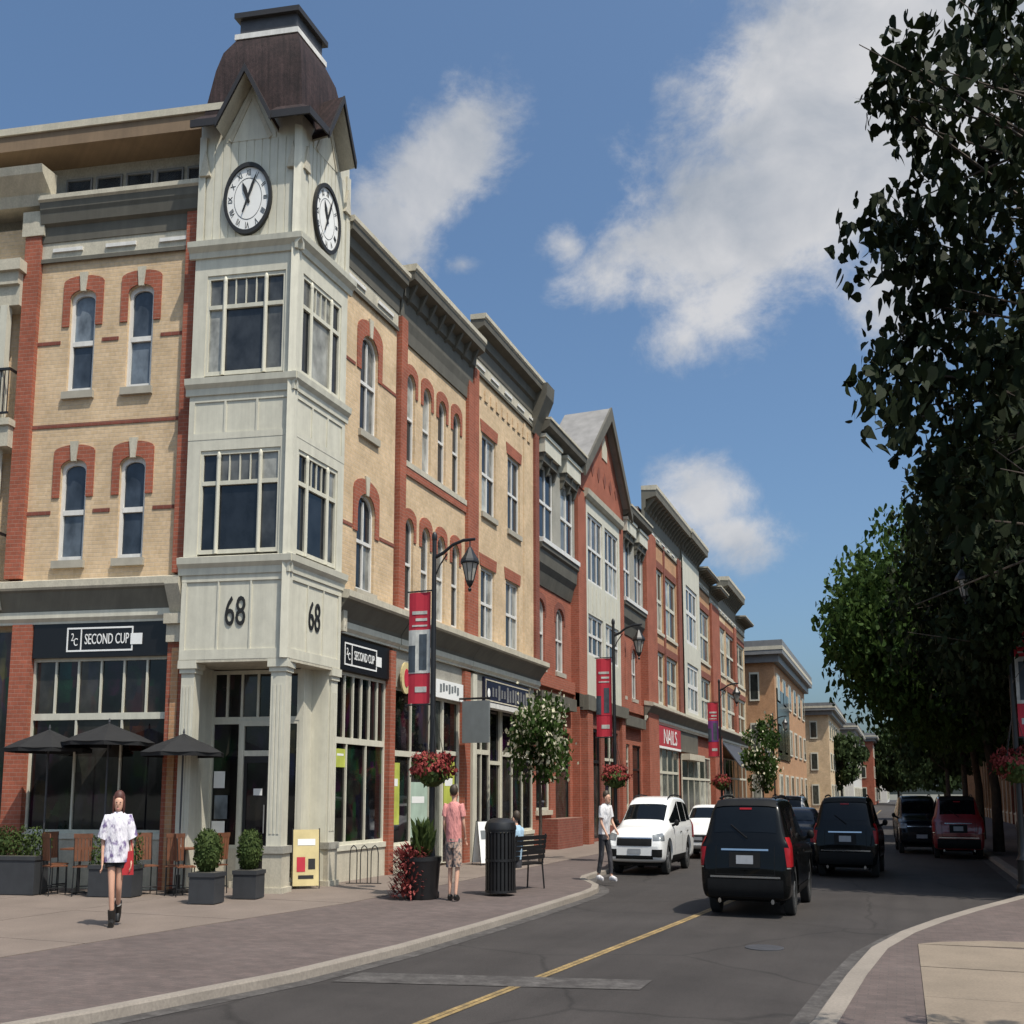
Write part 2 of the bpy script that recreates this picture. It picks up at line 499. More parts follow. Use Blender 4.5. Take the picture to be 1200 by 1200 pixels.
# ---------------------------------------------------------------- facade kit
# frame: x runs right as seen from outside, y goes into the building, z up
class Fr:
    def __init__(s, root, loc=(0, 0, 0), rz=0): s.root, s.loc, s.rz = root, loc, rz
    def add(s, mb, name, mats, smooth=None): return mb.build(name, mats, s.root, s.loc, s.rz, smooth)
def prof(x0, x1, z0, z1, rise=0, n=8):
    """outline from bottom left up, over the head, down to bottom right"""
    if rise <= 0: return [(x0, z0), (x0, z1), (x1, z1), (x1, z0)]
    cx_, w = (x0 + x1) / 2, (x1 - x0) / 2
    zs = z1 - rise
    return [(x0, z0)] + [(cx_ - w * cos(pi * k / n), zs + rise * sin(pi * k / n)) for k in range(n + 1)] + [(x1, z0)]
def wall(F, x0, x1, z0, z1, ops, mat, y=0, d=.22, name='wall'):
    mb = MB()
    xs = sorted({x0, x1, *[o[0] for o in ops], *[o[1] for o in ops]})
    zs = sorted({z0, z1, *[o[2] for o in ops], *[o[3] for o in ops]})
    for a, b in zip(xs, xs[1:]):
        for c, e in zip(zs, zs[1:]):
            mx, mz = (a + b) / 2, (c + e) / 2
            if any(o[0] < mx < o[1] and o[2] < mz < o[3] for o in ops): continue
            mb.quad((a, y, c), (b, y, c), (b, y, e), (a, y, e))
    for o in ops:
        rise = o[4] if len(o) > 4 else 0
        P = prof(*o[:4], rise)
        for (a, b), (c, e) in zip(P, P[1:] + P[:1]):
            mb.quad((a, y, b), (c, y, e), (c, y + d, e), (a, y + d, b))
        if rise > 0:
            arc = P[1:-1]; h = len(arc) // 2
            for k in range(h): mb.quad((o[0], y, o[3]), (arc[k][0], y, arc[k][1]), (arc[k+1][0], y, arc[k+1][1]))
            for k in range(h, len(arc) - 1): mb.quad((o[1], y, o[3]), (arc[k][0], y, arc[k][1]), (arc[k+1][0], y, arc[k+1][1]))
    mb.box(x0, x1, y + d, y + d + .05, z0, z1)
    return F.add(mb, name, mat)
def window(F, x0, x1, z0, z1, rise=0, t=.06, transom=.5, mulls=(), y=0, glass='glass_upper', mat='white_paint', sill=None, top_grid=0, name='window', deep=.09):
    """a framed window set in the wall face y; panes and sill are its own sub-parts"""
    y0, y1 = y + deep, y + deep + .09
    mb = MB()
    O = prof(x0, x1, z0, z1, rise); I = prof(x0 + t, x1 - t, z0 + t, z1 - t, max(rise - t * .5, 0) if rise else 0)
    mb.ring(O, I, y0, y1)
    cols = [x0 + t] + list(mulls) + [x1 - t]
    for m in mulls: mb.box(m - t * .45, m + t * .45, y0 + .005, y1, z0 + t, z1 - t - (rise * .25 if rise else 0))
    zt = z0 + (z1 - z0) * transom if transom else None
    if zt: mb.box(x0 + t, x1 - t, y0 - .012, y1, zt - t * .5, zt + t * .5)
    if top_grid and zt:
        for a, b, g in zip(cols, cols[1:], top_grid if isinstance(top_grid, (list, tuple)) else [top_grid] * 9):
            for k in range(1, g + 1):
                xx = a + (b - a) * k / (g + 1)
                mb.box(xx - .016, xx + .016, y0 + .02, y1, zt + t * .5, z1 - t)
    w = F.add(mb, name, mat)
    yg = y1 - .03
    for a, b in zip(cols, cols[1:]):
        rows = [(z0 + t, zt), (zt, z1 - t)] if zt else [(z0 + t, z1 - t)]
        for k, (c, e) in enumerate(rows):
            last = k == len(rows) - 1
            p = MB()
            if last and rise and not mulls:
                Pp = prof(a, b, c, e, max(rise - t * .5, .02))
                p.quad(*[(xx, yg, zz) for xx, zz in Pp[::-1]])
            else:
                p.quad((a, yg, c), (b, yg, c), (b, yg, e), (a, yg, e))
            p.build('pane', glass, w)
    if sill:
        MB().box(x0 - .08, x1 + .08, y - .10, y + .12, z0 - .14, z0).build('sill', sill, w)
    return w
def hood(F, x0, x1, zlow, z1, rise, wdt, mat='red_brick', y=0, key='cream_stone', up=None):
    up = wdt if up is None else up
    mb = MB()
    A = prof(x0 - wdt, x1 + wdt, zlow, z1 + up, max(rise, .12) * (.75 if rise else 1) if rise else 0)
    B = prof(x0 - .002, x1 + .002, zlow, z1 + .002, rise)
    mb.ring(A, B, y - .035, y + .03, closed=False)
    h = F.add(mb, 'window_arch', mat)
    if key:
        c = (x0 + x1) / 2
        k = MB(); k.prism([(c - .075, z1 - .04), (c + .075, z1 - .04), (c + .13, z1 + up + .06), (c - .13, z1 + up + .06)], y - .065, y + .0, 'y')
        k.build('keystone', key, h)
    return h
def run(F, x0, x1, pts, mat, name='cornice', y=0):
    """moulding: (outward, z) outline extruded along x"""
    mb = MB(); mb.prism([(y - o, z) for o, z in pts], x0, x1, 'x')
    return F.add(mb, name, mat)
def bx(F, name, mat, *b):
    return F.add(MB().box(*b), name, mat)
# ================================================================ ground, road, pavements
struct(MB().quad((-2500, -2500, -.18), (2500, -2500, -.18), (2500, 3500, -.18), (-2500, 3500, -.18)).build('ground', 'ground_far'))
struct(MB().quad((-60, -70, -.09), (60, -70, -.09), (60, -13, -.09), (22, -13, -.09), (22, 420, -.09), (4, 420, -.09), (4, -13, -.09), (-60, -13, -.09)).build('road', 'asphalt'))
KL = [(3.2, -19), (4.4, -16.2), (5.35, -14.4), (6.1, -12.2), (6.85, -9.2), (7.16, -6.4), (7.28, -3.5), (7.33, -1), (7.34, 1.5), (7.34, 3.4), (7.26, 4.5), (7.0, 5.5), (6.55, 6.4), (6.1, 7.2), (5.85, 8.2), (5.8, 9.5), (5.8, 40), (5.8, 80), (5.8, 300)]
KR = [(12.2, -19), (13.0, -15.5), (13.5, -12.5), (13.85, -9.6), (14.05, -6.5), (14.3, -3.8), (14.75, -1.6), (15.4, .6), (16.2, 2.9), (17.0, 5.0), (17.6, 6.6), (18.0, 8.4), (18.1, 11), (18.1, 40), (18.1, 300)]
def offset_line(P, d):
    out = []
    for i, p in enumerate(P):
        a = Vector(P[max(i - 1, 0)]); b = Vector(P[min(i + 1, len(P) - 1)])
        t = (b - a).normalized(); n = Vector((-t.y, t.x))
        out.append((p[0] + n.x * d, p[1] + n.y * d))
    return out
def kerb(name, P, d):
    I = offset_line(P, d); mb = MB(); B = offset_line(P, d * .08)
    for k in range(len(P) - 1):
        mb.quad((*P[k], -.10), (*P[k+1], -.10), (*B[k+1], -.012), (*B[k], -.012))
        B2 = offset_line(P, d * .16)
        mb.quad((*B[k], -.012), (*B[k+1], -.012), (*B2[k+1], .003), (*B2[k], .003))
        mb.quad((*B2[k], .003), (*B2[k+1], .003), (*I[k+1], .003), (*I[k], .003))
        mb.quad((*I[k], .003), (*I[k+1], .003), (*I[k+1], -.06), (*I[k], -.06))
    return struct(mb.build(name, 'kerb_concrete'))
kerb('kerb_left', KL, .20)
kerb('kerb_right', KR, -.30)
# concrete gutter strip beside the kerbs
for nm, P, d in (('gutter_left', KL, -.28), ('gutter_right', KR, .28)):
    I = offset_line(P, d); mb = MB()
    for k in range(len(P) - 1): mb.quad((*P[k], -.085), (*P[k+1], -.085), (*I[k+1], -.0865), (*I[k], -.0865))
    struct(mb.build(nm, 'worn_white_line'))
IL = offset_line(KL, .20); IR = offset_line(KR, -.30)
mb = MB()
for k in range(len(IL) - 1):
    mb.quad((-60, IL[k][1], 0), (IL[k][0], IL[k][1], 0), (IL[k+1][0], IL[k+1][1], 0), (-60, IL[k+1][1], 0))
pave_left = struct(mb.build('pavement_left', 'paver_red'))
mb = MB()
for k in range(len(IR) - 1):
    mb.quad((IR[k][0], IR[k][1], 0), (60, IR[k][1], 0), (60, IR[k+1][1], 0), (IR[k+1][0], IR[k+1][1], 0))
pave_right = struct(mb.build('pavement_right', 'paver_red'))
# concrete apron along the shop fronts, in poured bays with open joints
def edge_x(y):
    pts = [(-19, 1.4), (-9.75, 1.88), (-6.3, 2.24), (-1.5, 2.95), (1.7, 3.04), (300, 3.04)]
    for (a, b), (c, d) in zip(pts, pts[1:]):
        if a <= y <= c: return b + (d - b) * (y - a) / (c - a)
    return 3
rnd = random.Random(5)
ys = [-19, -15.4, -11.8, -8.2, -4.6, -1.2, 2.4, 6, 9.6, 13.2, 17, 21, 26, 32, 40, 60, 90, 300]
for a, b in zip(ys, ys[1:]):
    cuts = [-30, -18, -12, -8.6, -5.2, -1.8] if a < 2 else [-1.8]
    for i, x0 in enumerate(cuts):
        last = i == len(cuts) - 1
        x1a, x1b = (edge_x(a), edge_x(b)) if last else (cuts[i + 1], cuts[i + 1])
        g = .012; z = .006 + rnd.uniform(0, .003)
        MB().prism([(x0 + g, a + g), (x1a - g, a + g), (x1b - g, b - g), (x0 + g, b - g)], -.04, z).build('concrete_bay', 'concrete', pave_left)
for i in range(4):
    for j in range(5):
        x0 = 15.05 + i * 1.62; y0 = -3.25 - (j + 1) * 2.3 + i * .16
        if i == 1 and j == 0: continue
        z = .008 + rnd.uniform(0, .004)
        MB().box(x0 + .012, x0 + 1.60, y0 + .012, y0 + 2.28, -.04, z).build('paving_slab', 'slab_concrete', pave_right)
MB().prism([(15.05, -3.22), (21.5, -2.6), (21.5, -2.0), (16.2, -2.4), (15.4, -2.85)], -.04, .009).build('paving_slab', 'slab_concrete', pave_right)
# tree pit with iron grate in the slabs
tg = thing('tree_grate', 'black iron tree grate let into the pale slabs on the right pavement', 'tree grate', (17.45, -4.4, 0))
g = MB()
g.box(-.76, .76, -1.1, -1.04, -.03, .014).box(-.76, .76, 1.04, 1.1, -.03, .014).box(-.76, -.70, -1.04, 1.04, -.03, .014).box(.70, .76, -1.04, 1.04, -.03, .014)
g.build('rim', 'black_metal', tg)
for k in range(9): MB().box(-.70, .70, -1.0 + k * .23, -.86 + k * .23, -.03, .011).build('bar', 'black_metal', tg)
MB().quad((-.7, -1.04, -.015), (.7, -1.04, -.015), (.7, 1.04, -.015), (-.7, 1.04, -.015)).build('soil', 'earth', tg)
# road paint
YL = [(9.2, -16), (9.64, -10.6), (10.1, -5.6), (10.55, -.6), (10.9, 4), (11.2, 10), (11.5, 20), (11.9, 60), (11.9, 150)]
for off in (-.075, .012):
    A = offset_line(YL, -off); B = offset_line(YL, -off - .075); mb = MB()
    for k in range(len(YL) - 1): mb.quad((*A[k], -.085), (*A[k+1], -.085), (*B[k+1], -.085), (*B[k], -.085))
    struct(mb.build('centre_line', 'yellow_line'))
struct(MB().quad((7.3, -9.0, -.0845), (11.5, -8.0, -.0845), (11.5, -7.25, -.0845), (7.35, -8.2, -.0845)).build('stop_line', 'worn_white_line'))
mh = thing('manhole_cover', 'round dark iron manhole cover in the road behind the black car', 'manhole cover', (12.6, -3.6, -.09))
MB().lathe([(.33, 0), (.33, .008), (.30, .009)], n=24).build('rim', 'dark_grey_metal', mh)
MB().lathe([(.29, 0), (.29, .0075)], n=24).build('lid', 'black_metal', mh)
# ================================================================ corner building with the clock tower
CB = thing('clock_tower_building', 'cream brick corner building with white clock tower and black shop signs', 'building', (.3, 0, 0))
TL = Fr(CB, rz=AL); TR = Fr(CB, rz=pi / 2)
def planL(x, y): return (x * cos(AL) - y * sin(AL), x * sin(AL) + y * cos(AL))
def planR(x, y): return (-y, x)
uL = Vector((-cos(AL), -sin(AL)))
TA = [Vector((0, 0)), Vector((0, 2.6)), uL * 3.0 + Vector((0, 2.6)), uL * 3.0]        # tower plan, counter-clockwise from the street corner
def offs(P, d):
    n = len(P); out = []
    for i in range(n):
        a, b, c = P[i - 1], P[i], P[(i + 1) % n]
        t1 = (b - a).normalized(); t2 = (c - b).normalized()
        n1 = Vector((t1.y, -t1.x)); n2 = Vector((t2.y, -t2.x))
        k = 1 + n1.dot(n2)
        out.append(b + (n1 + n2) * (d / k))
    return out
def planprism(P, z0, z1, mb=None):
    mb = mb or MB(); return mb.prism([(p.x, p.y) for p in P], z0, z1)
# core behind the faces, above the open corner
planprism(offs(TA, -.20), 3.98, 14.1).build('tower_core', 'cream_paint', CB)
def tower_face(F, x0, x1, w0, w1, m0, m1):
    P = 'cream_paint'
    xs = [x0 + .13, x0 + .13 + (x1 - x0 - .26) / 3, x0 + .13 + 2 * (x1 - x0 - .26) / 3, x1 - .13]
    # number panel
    mb = MB().box(x0, x1, .02, .16, 3.95, 5.5)
    for k, xx in enumerate([x0 + .07] + xs[1:3] + [x1 - .07]):
        w_ = .07 if k in (0, 3) else .022
        mb.box(xx - w_, xx + w_, -.012, .02, 4.12, 5.32)
    mb.box(x0, x1, -.016, .02, 3.95, 4.12).box(x0, x1, -.016, .02, 5.32, 5.46)
    F.add(mb, 'number_panel', P)
    for (z0, z1) in ((5.5, 7.9), (8.78, 11.2)):
        # moulded ledge under the windows
        run(F, x0 - .1, x1 + .1, [(-.02, z0 - .06), (.05, z0 - .06), (.06, z0 + .06), (.15, z0 + .13), (.17, z0 + .24), (-.02, z0 + .28)], P, 'ledge')
        zw0, zw1 = z0 + .32, z1 - .2
        mb = MB().box(x0, w0, .0, .16, z0 + .28, z1).box(w1, x1, .0, .16, z0 + .28, z1).box(w0, w1, .0, .16, zw1, z1)
        F.add(mb, 'window_surround', P)
        window(F, w0, w1, zw0, zw1, 0, .075, .68, (m0, m1), -.06, 'glass_upper', P, None, [0, 3, 0], deep=.09)
        for m in (m0, m1):     # round-headed half columns
            MB().tube([(m, .03, zw0), (m, .03, zw1 - .12)], .055, 8).ball((m, .03, zw1 - .12), (.06, .06, .1)).build('mullion_column', P, CB, F.loc, F.rz, 40)
    # spandrel with three raised panels
    mb = MB().box(x0, x1, .02, .16, 7.9, 8.74)
    mb.box(x0, x1, -.008, .02, 7.9, 8.02).box(x0, x1, -.008, .02, 8.6, 8.72)
    for k, xx in enumerate([x0 + .08] + xs[1:3] + [x1 - .08]):
        w_ = .08 if k in (0, 3) else .03
        mb.box(xx - w_, xx + w_, -.008, .02, 8.02, 8.6)
    F.add(mb, 'spandrel_panel', P)
    bx(F, 'frieze', P, x0, x1, .0, .16, 11.2, 11.34)
    run(F, x0 - .16, x1 + .16, [(-.02, 11.34), (.05, 11.34), (.08, 11.44), (.2, 11.52), (.22, 11.62), (-.02, 11.66)], P, 'ledge')
    # clock stage boards
    mb = MB().box(x0, x1, .03, .16, 11.66, 14.05)
    n = 12
    for k in range(n + 1):
        xx = x0 + .1 + (x1 - x0 - .2) * k / n
        mb.box(xx - (x1 - x0) / n * .40, xx + (x1 - x0) / n * .40, .012, .03, 11.7, 13.6)
    for a, b in ((x0, x0 + .2), (x1 - .2, x1)): mb.box(a, b, -.03, .03, 11.66, 13.75)
    F.add(mb, 'clock_stage', P)
tower_face(TL, -3.0, 0, -2.62, -.34, -2.10, -.91)
tower_face(TR, 0, 2.6, .28, 2.28, .75, 1.78)
# corner post that both faces butt against
for z0, z1, d in ((3.95, 13.75, .035),):
    planprism([Vector((d, -d)), Vector((d, .12)), Vector((-.12, .12)), Vector((-.12, -.12 - d))], z0, z1).build('corner_post', 'cream_paint', CB)
# clocks
def clock(F, cx_, cz, r):
    nn = 40
    cir = lambda q: [(cx_ + q * cos(2 * pi * k / nn), cz + q * sin(2 * pi * k / nn)) for k in range(nn)]
    mb = MB().prism(cir(r * .97), -.05, .0, 'y')
    c = F.add(mb, 'clock', 'clock_face')
    MB().ring(cir(r * 1.03), cir(r * .91), -.105, -.0).build('rim', 'ink_black', c)
    MB().ring(cir(r * .60), cir(r * .585), -.056, -.05).build('inner_ring', 'ink_black', c)
    for k, s in enumerate('XII I II III IIII V VI VII VIII IX X XI'.split()):
        a = 2 * pi * k / 12
        t = text_mb(s, r * .26, .008, .8 if len(s) < 3 else .62)
        for i, (x, y, z) in enumerate(t.v):
            xr, zr = x * cos(-a) - z * sin(-a), x * sin(-a) + z * cos(-a)
            t.v[i] = (cx_ + sin(a) * r * .75 + xr, y - .05, cz + cos(a) * r * .75 + zr)
        t.build('numeral', 'ink_black', c)
    def hand(name, ang, ln, w, tail, y):
        p = [(-w * .5, -tail), (w * .5, -tail), (w, ln * .55), (0, ln), (-w, ln * .55)]
        q = [(cx_ + x * cos(-ang) - z * sin(-ang), cz + x * sin(-ang) + z * cos(-ang)) for x, z in p]
        MB().prism(q, y - .012, y, 'y').build(name, 'ink_black', c)
    hand('hour_hand', radians(333), r * .55, .055, .1, -.065)
    hand('minute_hand', radians(27), r * .82, .035, .3, -.08)
clock(TL, -1.5, 12.42, .68)
clock(TR, 1.3, 12.42, .66)
# house number on both faces
for F, cx_ in ((TL, -1.47), (TR, 1.25)):
    t = text_mb('68', .74, .03, .82)
    for i, (x, y, z) in enumerate(t.v): t.v[i] = (cx_ + x, y + .018, 4.76 + z)
    F.add(t, 'house_number', 'ink_black')
# tower roof
def hexa(mb, b4, t4):
    i = len(mb.v); mb.v += [tuple(p) for p in b4] + [tuple(p) for p in t4]
    for q in ((3, 2, 1, 0), (4, 5, 6, 7), (0, 1, 5, 4), (1, 2, 6, 5), (2, 3, 7, 6), (3, 0, 4, 7)):
        mb.f.append(tuple(i + k for k in q)); mb.m.append(mb.cur)
mb = MB()
rings = [(.0, 14.0), (-.06, 14.35), (-.13, 14.75), (-.21, 15.2), (-.33, 15.62), (-.58, 16.02)]
base = None
for d, z in rings:
    P = offs(TA, d); i = len(mb.v); mb.v += [(p.x, p.y, z) for p in P]
    if base is not None:
        for k in range(4):
            j = (k + 1) % 4
            mb.f.append((base + k, base + j, i + j, i + k)); mb.m.append(0)
    base = i
mb.f.append(tuple(range(base, base + 4))); mb.m.append(0)
roof = mb.build('tower_roof', 'roof_brown', CB, smooth=25)
planprism(offs(TA, -.52), 15.98, 16.09).build('trim', 'white_paint', roof)
planprism(offs(TA, -.62), 16.09, 16.42).build('cap', 'dark_grey_metal', roof)
planprism(offs(TA, -.50), 16.42, 16.53).build('cap_roof', 'roof_edge', roof)
# eaves between the gables, mitred at the corners
ZI, ZO, TH, OV = 14.20, 13.86, .08, .52
def eave(face, xa, xb, corner_in=None, corner_out=None):
    pl = planL if face == 'L' else planR
    a_in, a_out = pl(xa, .0), pl(xa, -OV)
    b_in, b_out = (corner_in, corner_out) if corner_in is not None else (pl(xb, 0.), pl(xb, -OV))
    mb = MB()
    bot = [(*a_in, ZI - TH), (*a_out, ZO - TH), (*b_out, ZO - TH), (*b_in, ZI - TH)]
    top = [(*a_in, ZI), (*a_out, ZO), (*b_out, ZO), (*b_in, ZI)]
    hexa(mb, bot, top)
    e = mb.build('eave', 'roof_brown', CB)
    mb = MB()
    def lift(p, q, t): return (p[0] + (q[0] - p[0]) * t, p[1] + (q[1] - p[1]) * t)
    o1, o2 = lift(a_in, a_out, 1.02), lift(b_in, b_out, 1.02)
    i1, i2 = lift(a_in, a_out, .93), lift(b_in, b_out, .93)
    hexa(mb, [(*i1, ZO - TH - .05), (*o1, ZO - TH - .05), (*o2, ZO - TH - .05), (*i2, ZO - TH - .05)],
         [(*i1, ZO + .012), (*o1, ZO + .012), (*o2, ZO + .012), (*i2, ZO + .012)])
    mb.build('gutter', 'roof_edge', e)
Oin, Oout = offs(TA, 0), offs(TA, OV)
gl, gr = -2.25, -.76
eave('L', gr, 0, tuple(Oin[0]), tuple(Oout[0])); eave('L', gl, 0, planL(-3.0, 0), planL(-3.06, -OV))
eave('R', .62, 0, tuple(Oin[0]), tuple(Oout[0]))
def gable(F, a, b, zf, za):
    c = (a + b) / 2; t = .05
    k = .08
    out = [(a - k, zf - .12), (c, za), (b + k, zf - .12)]
    inn = [(a - k + .02, zf - .12 - t * 1.3), (c, za - t * 1.7), (b + k - .02, zf - .12 - t * 1.3)]
    mb = MB().prism(out + inn[::-1], -OV, .9, 'y')
    g = F.add(mb, 'gable', 'roof_brown')
    o2 = [(x, z + .012) for x, z in out]; i2 = [(x, z - .06) for x, z in inn]
    MB().prism(o2 + i2[::-1], -OV - .03, -OV + .03, 'y').build('barge_board', 'roof_edge', g)
    s1 = [(x, z - .04 if i != 1 else z - .05) for i, (x, z) in enumerate(inn)]
    MB().prism([(x, z - .004) for x, z in inn] + s1[::-1], -OV + .04, .1, 'y').build('soffit_board', 'cream_stone', g)
    MB().prism([(a, 13.6), (b, 13.6), (b, zf - .2), (c, za - .16), (a, zf - .2)], .0, .06, 'y').build('tympanum', 'cream_paint', g)
    MB().prism([(a + .1, zf - .28), (c, za - .28), (b - .1, zf - .28), (b - .2, zf - .34), (c, za - .45), (a + .2, zf - .34)], -.03, .0, 'y').build('moulding', 'cream_stone', g)
gable(TL, gl, gr, 13.92, 14.86)
gable(TR, .62, 1.98, 13.92, 14.86)
# small pediment brackets flanking the clocks
for F, xs in ((TL, (-2.8, -.22)), (TR, (.22, 2.4))):
    for x in xs:
        F.add(MB().prism([(x - .16, 12.95), (x + .16, 12.95), (x, 13.45)], -.09, .0, 'y'), 'bracket', 'cream_stone')
# --- open corner entrance: columns, screen with door
def column(F, x, y, wd, ped):
    z0 = .78 if ped else 0
    mb = MB().box(x - wd/2, x + wd/2, y - wd/2, y + wd/2, z0, 3.72)
    for s in (-.5, 0, .5): mb.box(x + s * wd * .5 - .03, x + s * wd * .5 + .03, y - wd/2 - .015, y - wd/2, z0 + .2, 3.5)
    c = F.add(mb, 'column', 'cream_paint')
    MB().box(x - wd/2 - .04, x + wd/2 + .04, y - wd/2 - .04, y + wd/2 + .04, 3.72, 3.80).box(x - wd/2 - .08, x + wd/2 + .08, y - wd/2 - .08, y + wd/2 + .08, 3.80, 3.94).build('capital', 'cream_paint', c)
    if ped:
        p = MB().box(x - wd/2 - .06, x + wd/2 + .06, y - wd/2 - .06, y + wd/2 + .06, .1, .66)
        p.box(x - wd/2 - .11, x + wd/2 + .11, y - wd/2 - .11, y + wd/2 + .11, 0, .1)
        p.build('pedestal', 'cream_stone', c)
        MB().box(x - wd/2 - .10, x + wd/2 + .10, y - wd/2 - .10, y + wd/2 + .10, .66, .78).build('pedestal_cap', 'grey_stone', c)
column(TL, -.24, .26, .40, True)
column(TL, -2.76, .24, .36, False)
column(TR, 2.40, .2, .34, True)
planprism(offs(TA, .01), 3.90, 3.955).build('soffit', 'cream_stone', CB)
bx(TL, 'return_wall', 'cream_paint', -.12, .36, 2.15, 2.4, 0, 3.9)
bx(TL, 'return_wall', 'cream_paint', -.24, -.12, 1.55, 2.4, 0, 3.9)
bx(TL, 'return_wall', 'cream_paint', -3.02, -2.78, .44, 1.7, 0, 3.9)
bx(TL, 'stall_riser', 'cream_stone', -2.78, -1.92, 1.52, 1.75, 0, .68)
bx(TL, 'door_step', 'cream_stone', -1.95, -.24, 1.2, 1.75, 0, .12)
window(TL, -2.78, -1.92, .68, 2.96, 0, .06, None, (), 1.47, 'glass_shop', 'cream_paint')
window(TL, -2.78, -.24, 2.96, 3.88, 0, .07, None, (-2.35, -1.92, -1.45, -.98, -.6), 1.46, 'glass_shop', 'cream_paint')
window(TL, -.92, -.24, .12, 2.96, 0, .06, None, (), 1.47, 'glass_shop', 'cream_paint')
dr = TL.add(MB().ring(prof(-1.92, -.92, .12, 2.96), prof(-1.80, -1.02, .13, 2.86), 1.5, 1.62).box(-1.80, -1.02, 1.52, 1.60, 2.32, 2.42), 'door', 'cream_paint')
MB().quad((-1.80, 1.58, 2.42), (-1.02, 1.58, 2.42), (-1.02, 1.58, 2.86), (-1.80, 1.58, 2.86)).build('pane', 'glass_shop', dr)
MB().ring(prof(-1.79, -1.03, .14, 2.32), prof(-1.70, -1.12, .30, 2.2), 1.545, 1.585).build('leaf', 'black_metal', dr)
MB().quad((-1.70, 1.57, .30), (-1.12, 1.57, .30), (-1.12, 1.57, 2.2), (-1.70, 1.57, 2.2)).build('pane', 'glass_shop', dr)
MB().tube([(-1.16, 1.50, .95), (-1.16, 1.50, 1.45)], .018).build('handle', 'lead_grey', dr)
MB().box(-1.5, -1.25, 1.560, 1.568, 1.62, 1.74).build('notice', 'sign_white', dr)
# posters in the entrance window
for (a, b, c, d, mt) in ((-2.66, -2.34, 1.75, 2.05, 'sign_white'), (-2.62, -2.24, 1.2, 1.62, 'glass_blue'), (-2.68, -2.30, .9, 1.16, 'sign_white')):
    TL.add(MB().box(a, b, 1.555, 1.562, c, d), 'poster', mt)
# --- side-street front (face y = .4)
YW = .4
WLS = ((-5.18, -4.47), (-6.99, -6.26))
ops = [(a - .04, b + .04, 5.87, 7.79, .17) for a, b in WLS] + [(a - .04, b + .04, 9.1, 11.12, .17) for a, b in WLS]
wall(TL, -8.0, -3.45, 5.5, 12.6, ops, 'cream_brick', YW)
for (a, b, c, d, r) in ops:
    w = window(TL, a, b, c, d, r, .095, .48, (), YW, 'glass_blue', 'white_paint', 'stone_sill')
    hood(TL, a, b, d - 1.0 if False else d - .72, d, r, .22, 'red_brick', YW, up=.28)
for z in (10.06, 6.76, 8.42):
    for a, b in ((-8.0, -7.28), (-5.98, -5.47), (-4.18, -3.45)) if z != 8.42 else ((-8.0, -3.45),):
        bx(TL, 'brick_course', 'dark_red_brick', a, b, YW - .02, YW + .02, z, z + .07)
bx(TL, 'pilaster', 'red_brick', -3.46, -3.0, YW - .14, YW + .3, 5.56, 12.6)
bx(TL, 'pilaster', 'red_brick', -8.5, -8.0, YW - .14, YW + .3, 5.56, 12.25)
bx(TL, 'pilaster', 'red_brick', -8.16, -7.56, YW - .10, YW + .3, 0, 4.7)
bx(TL, 'pilaster', 'red_brick', -3.50, -3.02, YW - .10, YW + .3, 0, 4.3)
bx(TL, 'pilaster_strip', 'orange_brick', -3.36, -3.16, YW - .13, YW - .1, 0, 4.2)
for x in (-3.25,):
    s = TL.add(MB().box(x - .26, x + .26, YW - .2, YW + .2, 4.3, 4.62).box(x - .3, x + .3, YW - .3, YW + .2, 4.62, 4.8), 'console', 'cream_stone')
    MB().prism([(-.12 + YW, 4.8), (-.62 + YW + .1, 5.3), (-.62 + YW + .1, 5.42), (YW, 5.42)], x - .2, x + .2, 'x').build('scroll', 'cream_stone', s)
def low_cornice(F, x0, x1, y=0, k=1.0):
    c = run(F, x0, x1, [(-.05, 4.92), (.10, 4.92), (.14, 5.0), (.42 * k, 5.26), (.50 * k, 5.30), (-.05, 5.36)], 'cornice_shaded_olive', 'cornice', y)  # cove coloured as if in shade; the cap above stays cream
    MB().prism([(y - o, z) for o, z in ((-.05, 5.36), (.50 * k, 5.30), (.56 * k, 5.34), (.56 * k, 5.46), (-.05, 5.54))], x0 - .03, x1 + .03, 'x').build('cornice_cap', 'cream_stone', c)
    MB().prism([(y - o, z) for o, z in ((-.04, 4.70), (.06, 4.70), (.06, 4.74), (.14, 4.80), (.14, 4.92), (-.04, 4.92))], x0, x1, 'x').build('fascia', 'cream_paint', c)
    return c
low_cornice(TL, -9.2, -3.02, YW, .68)
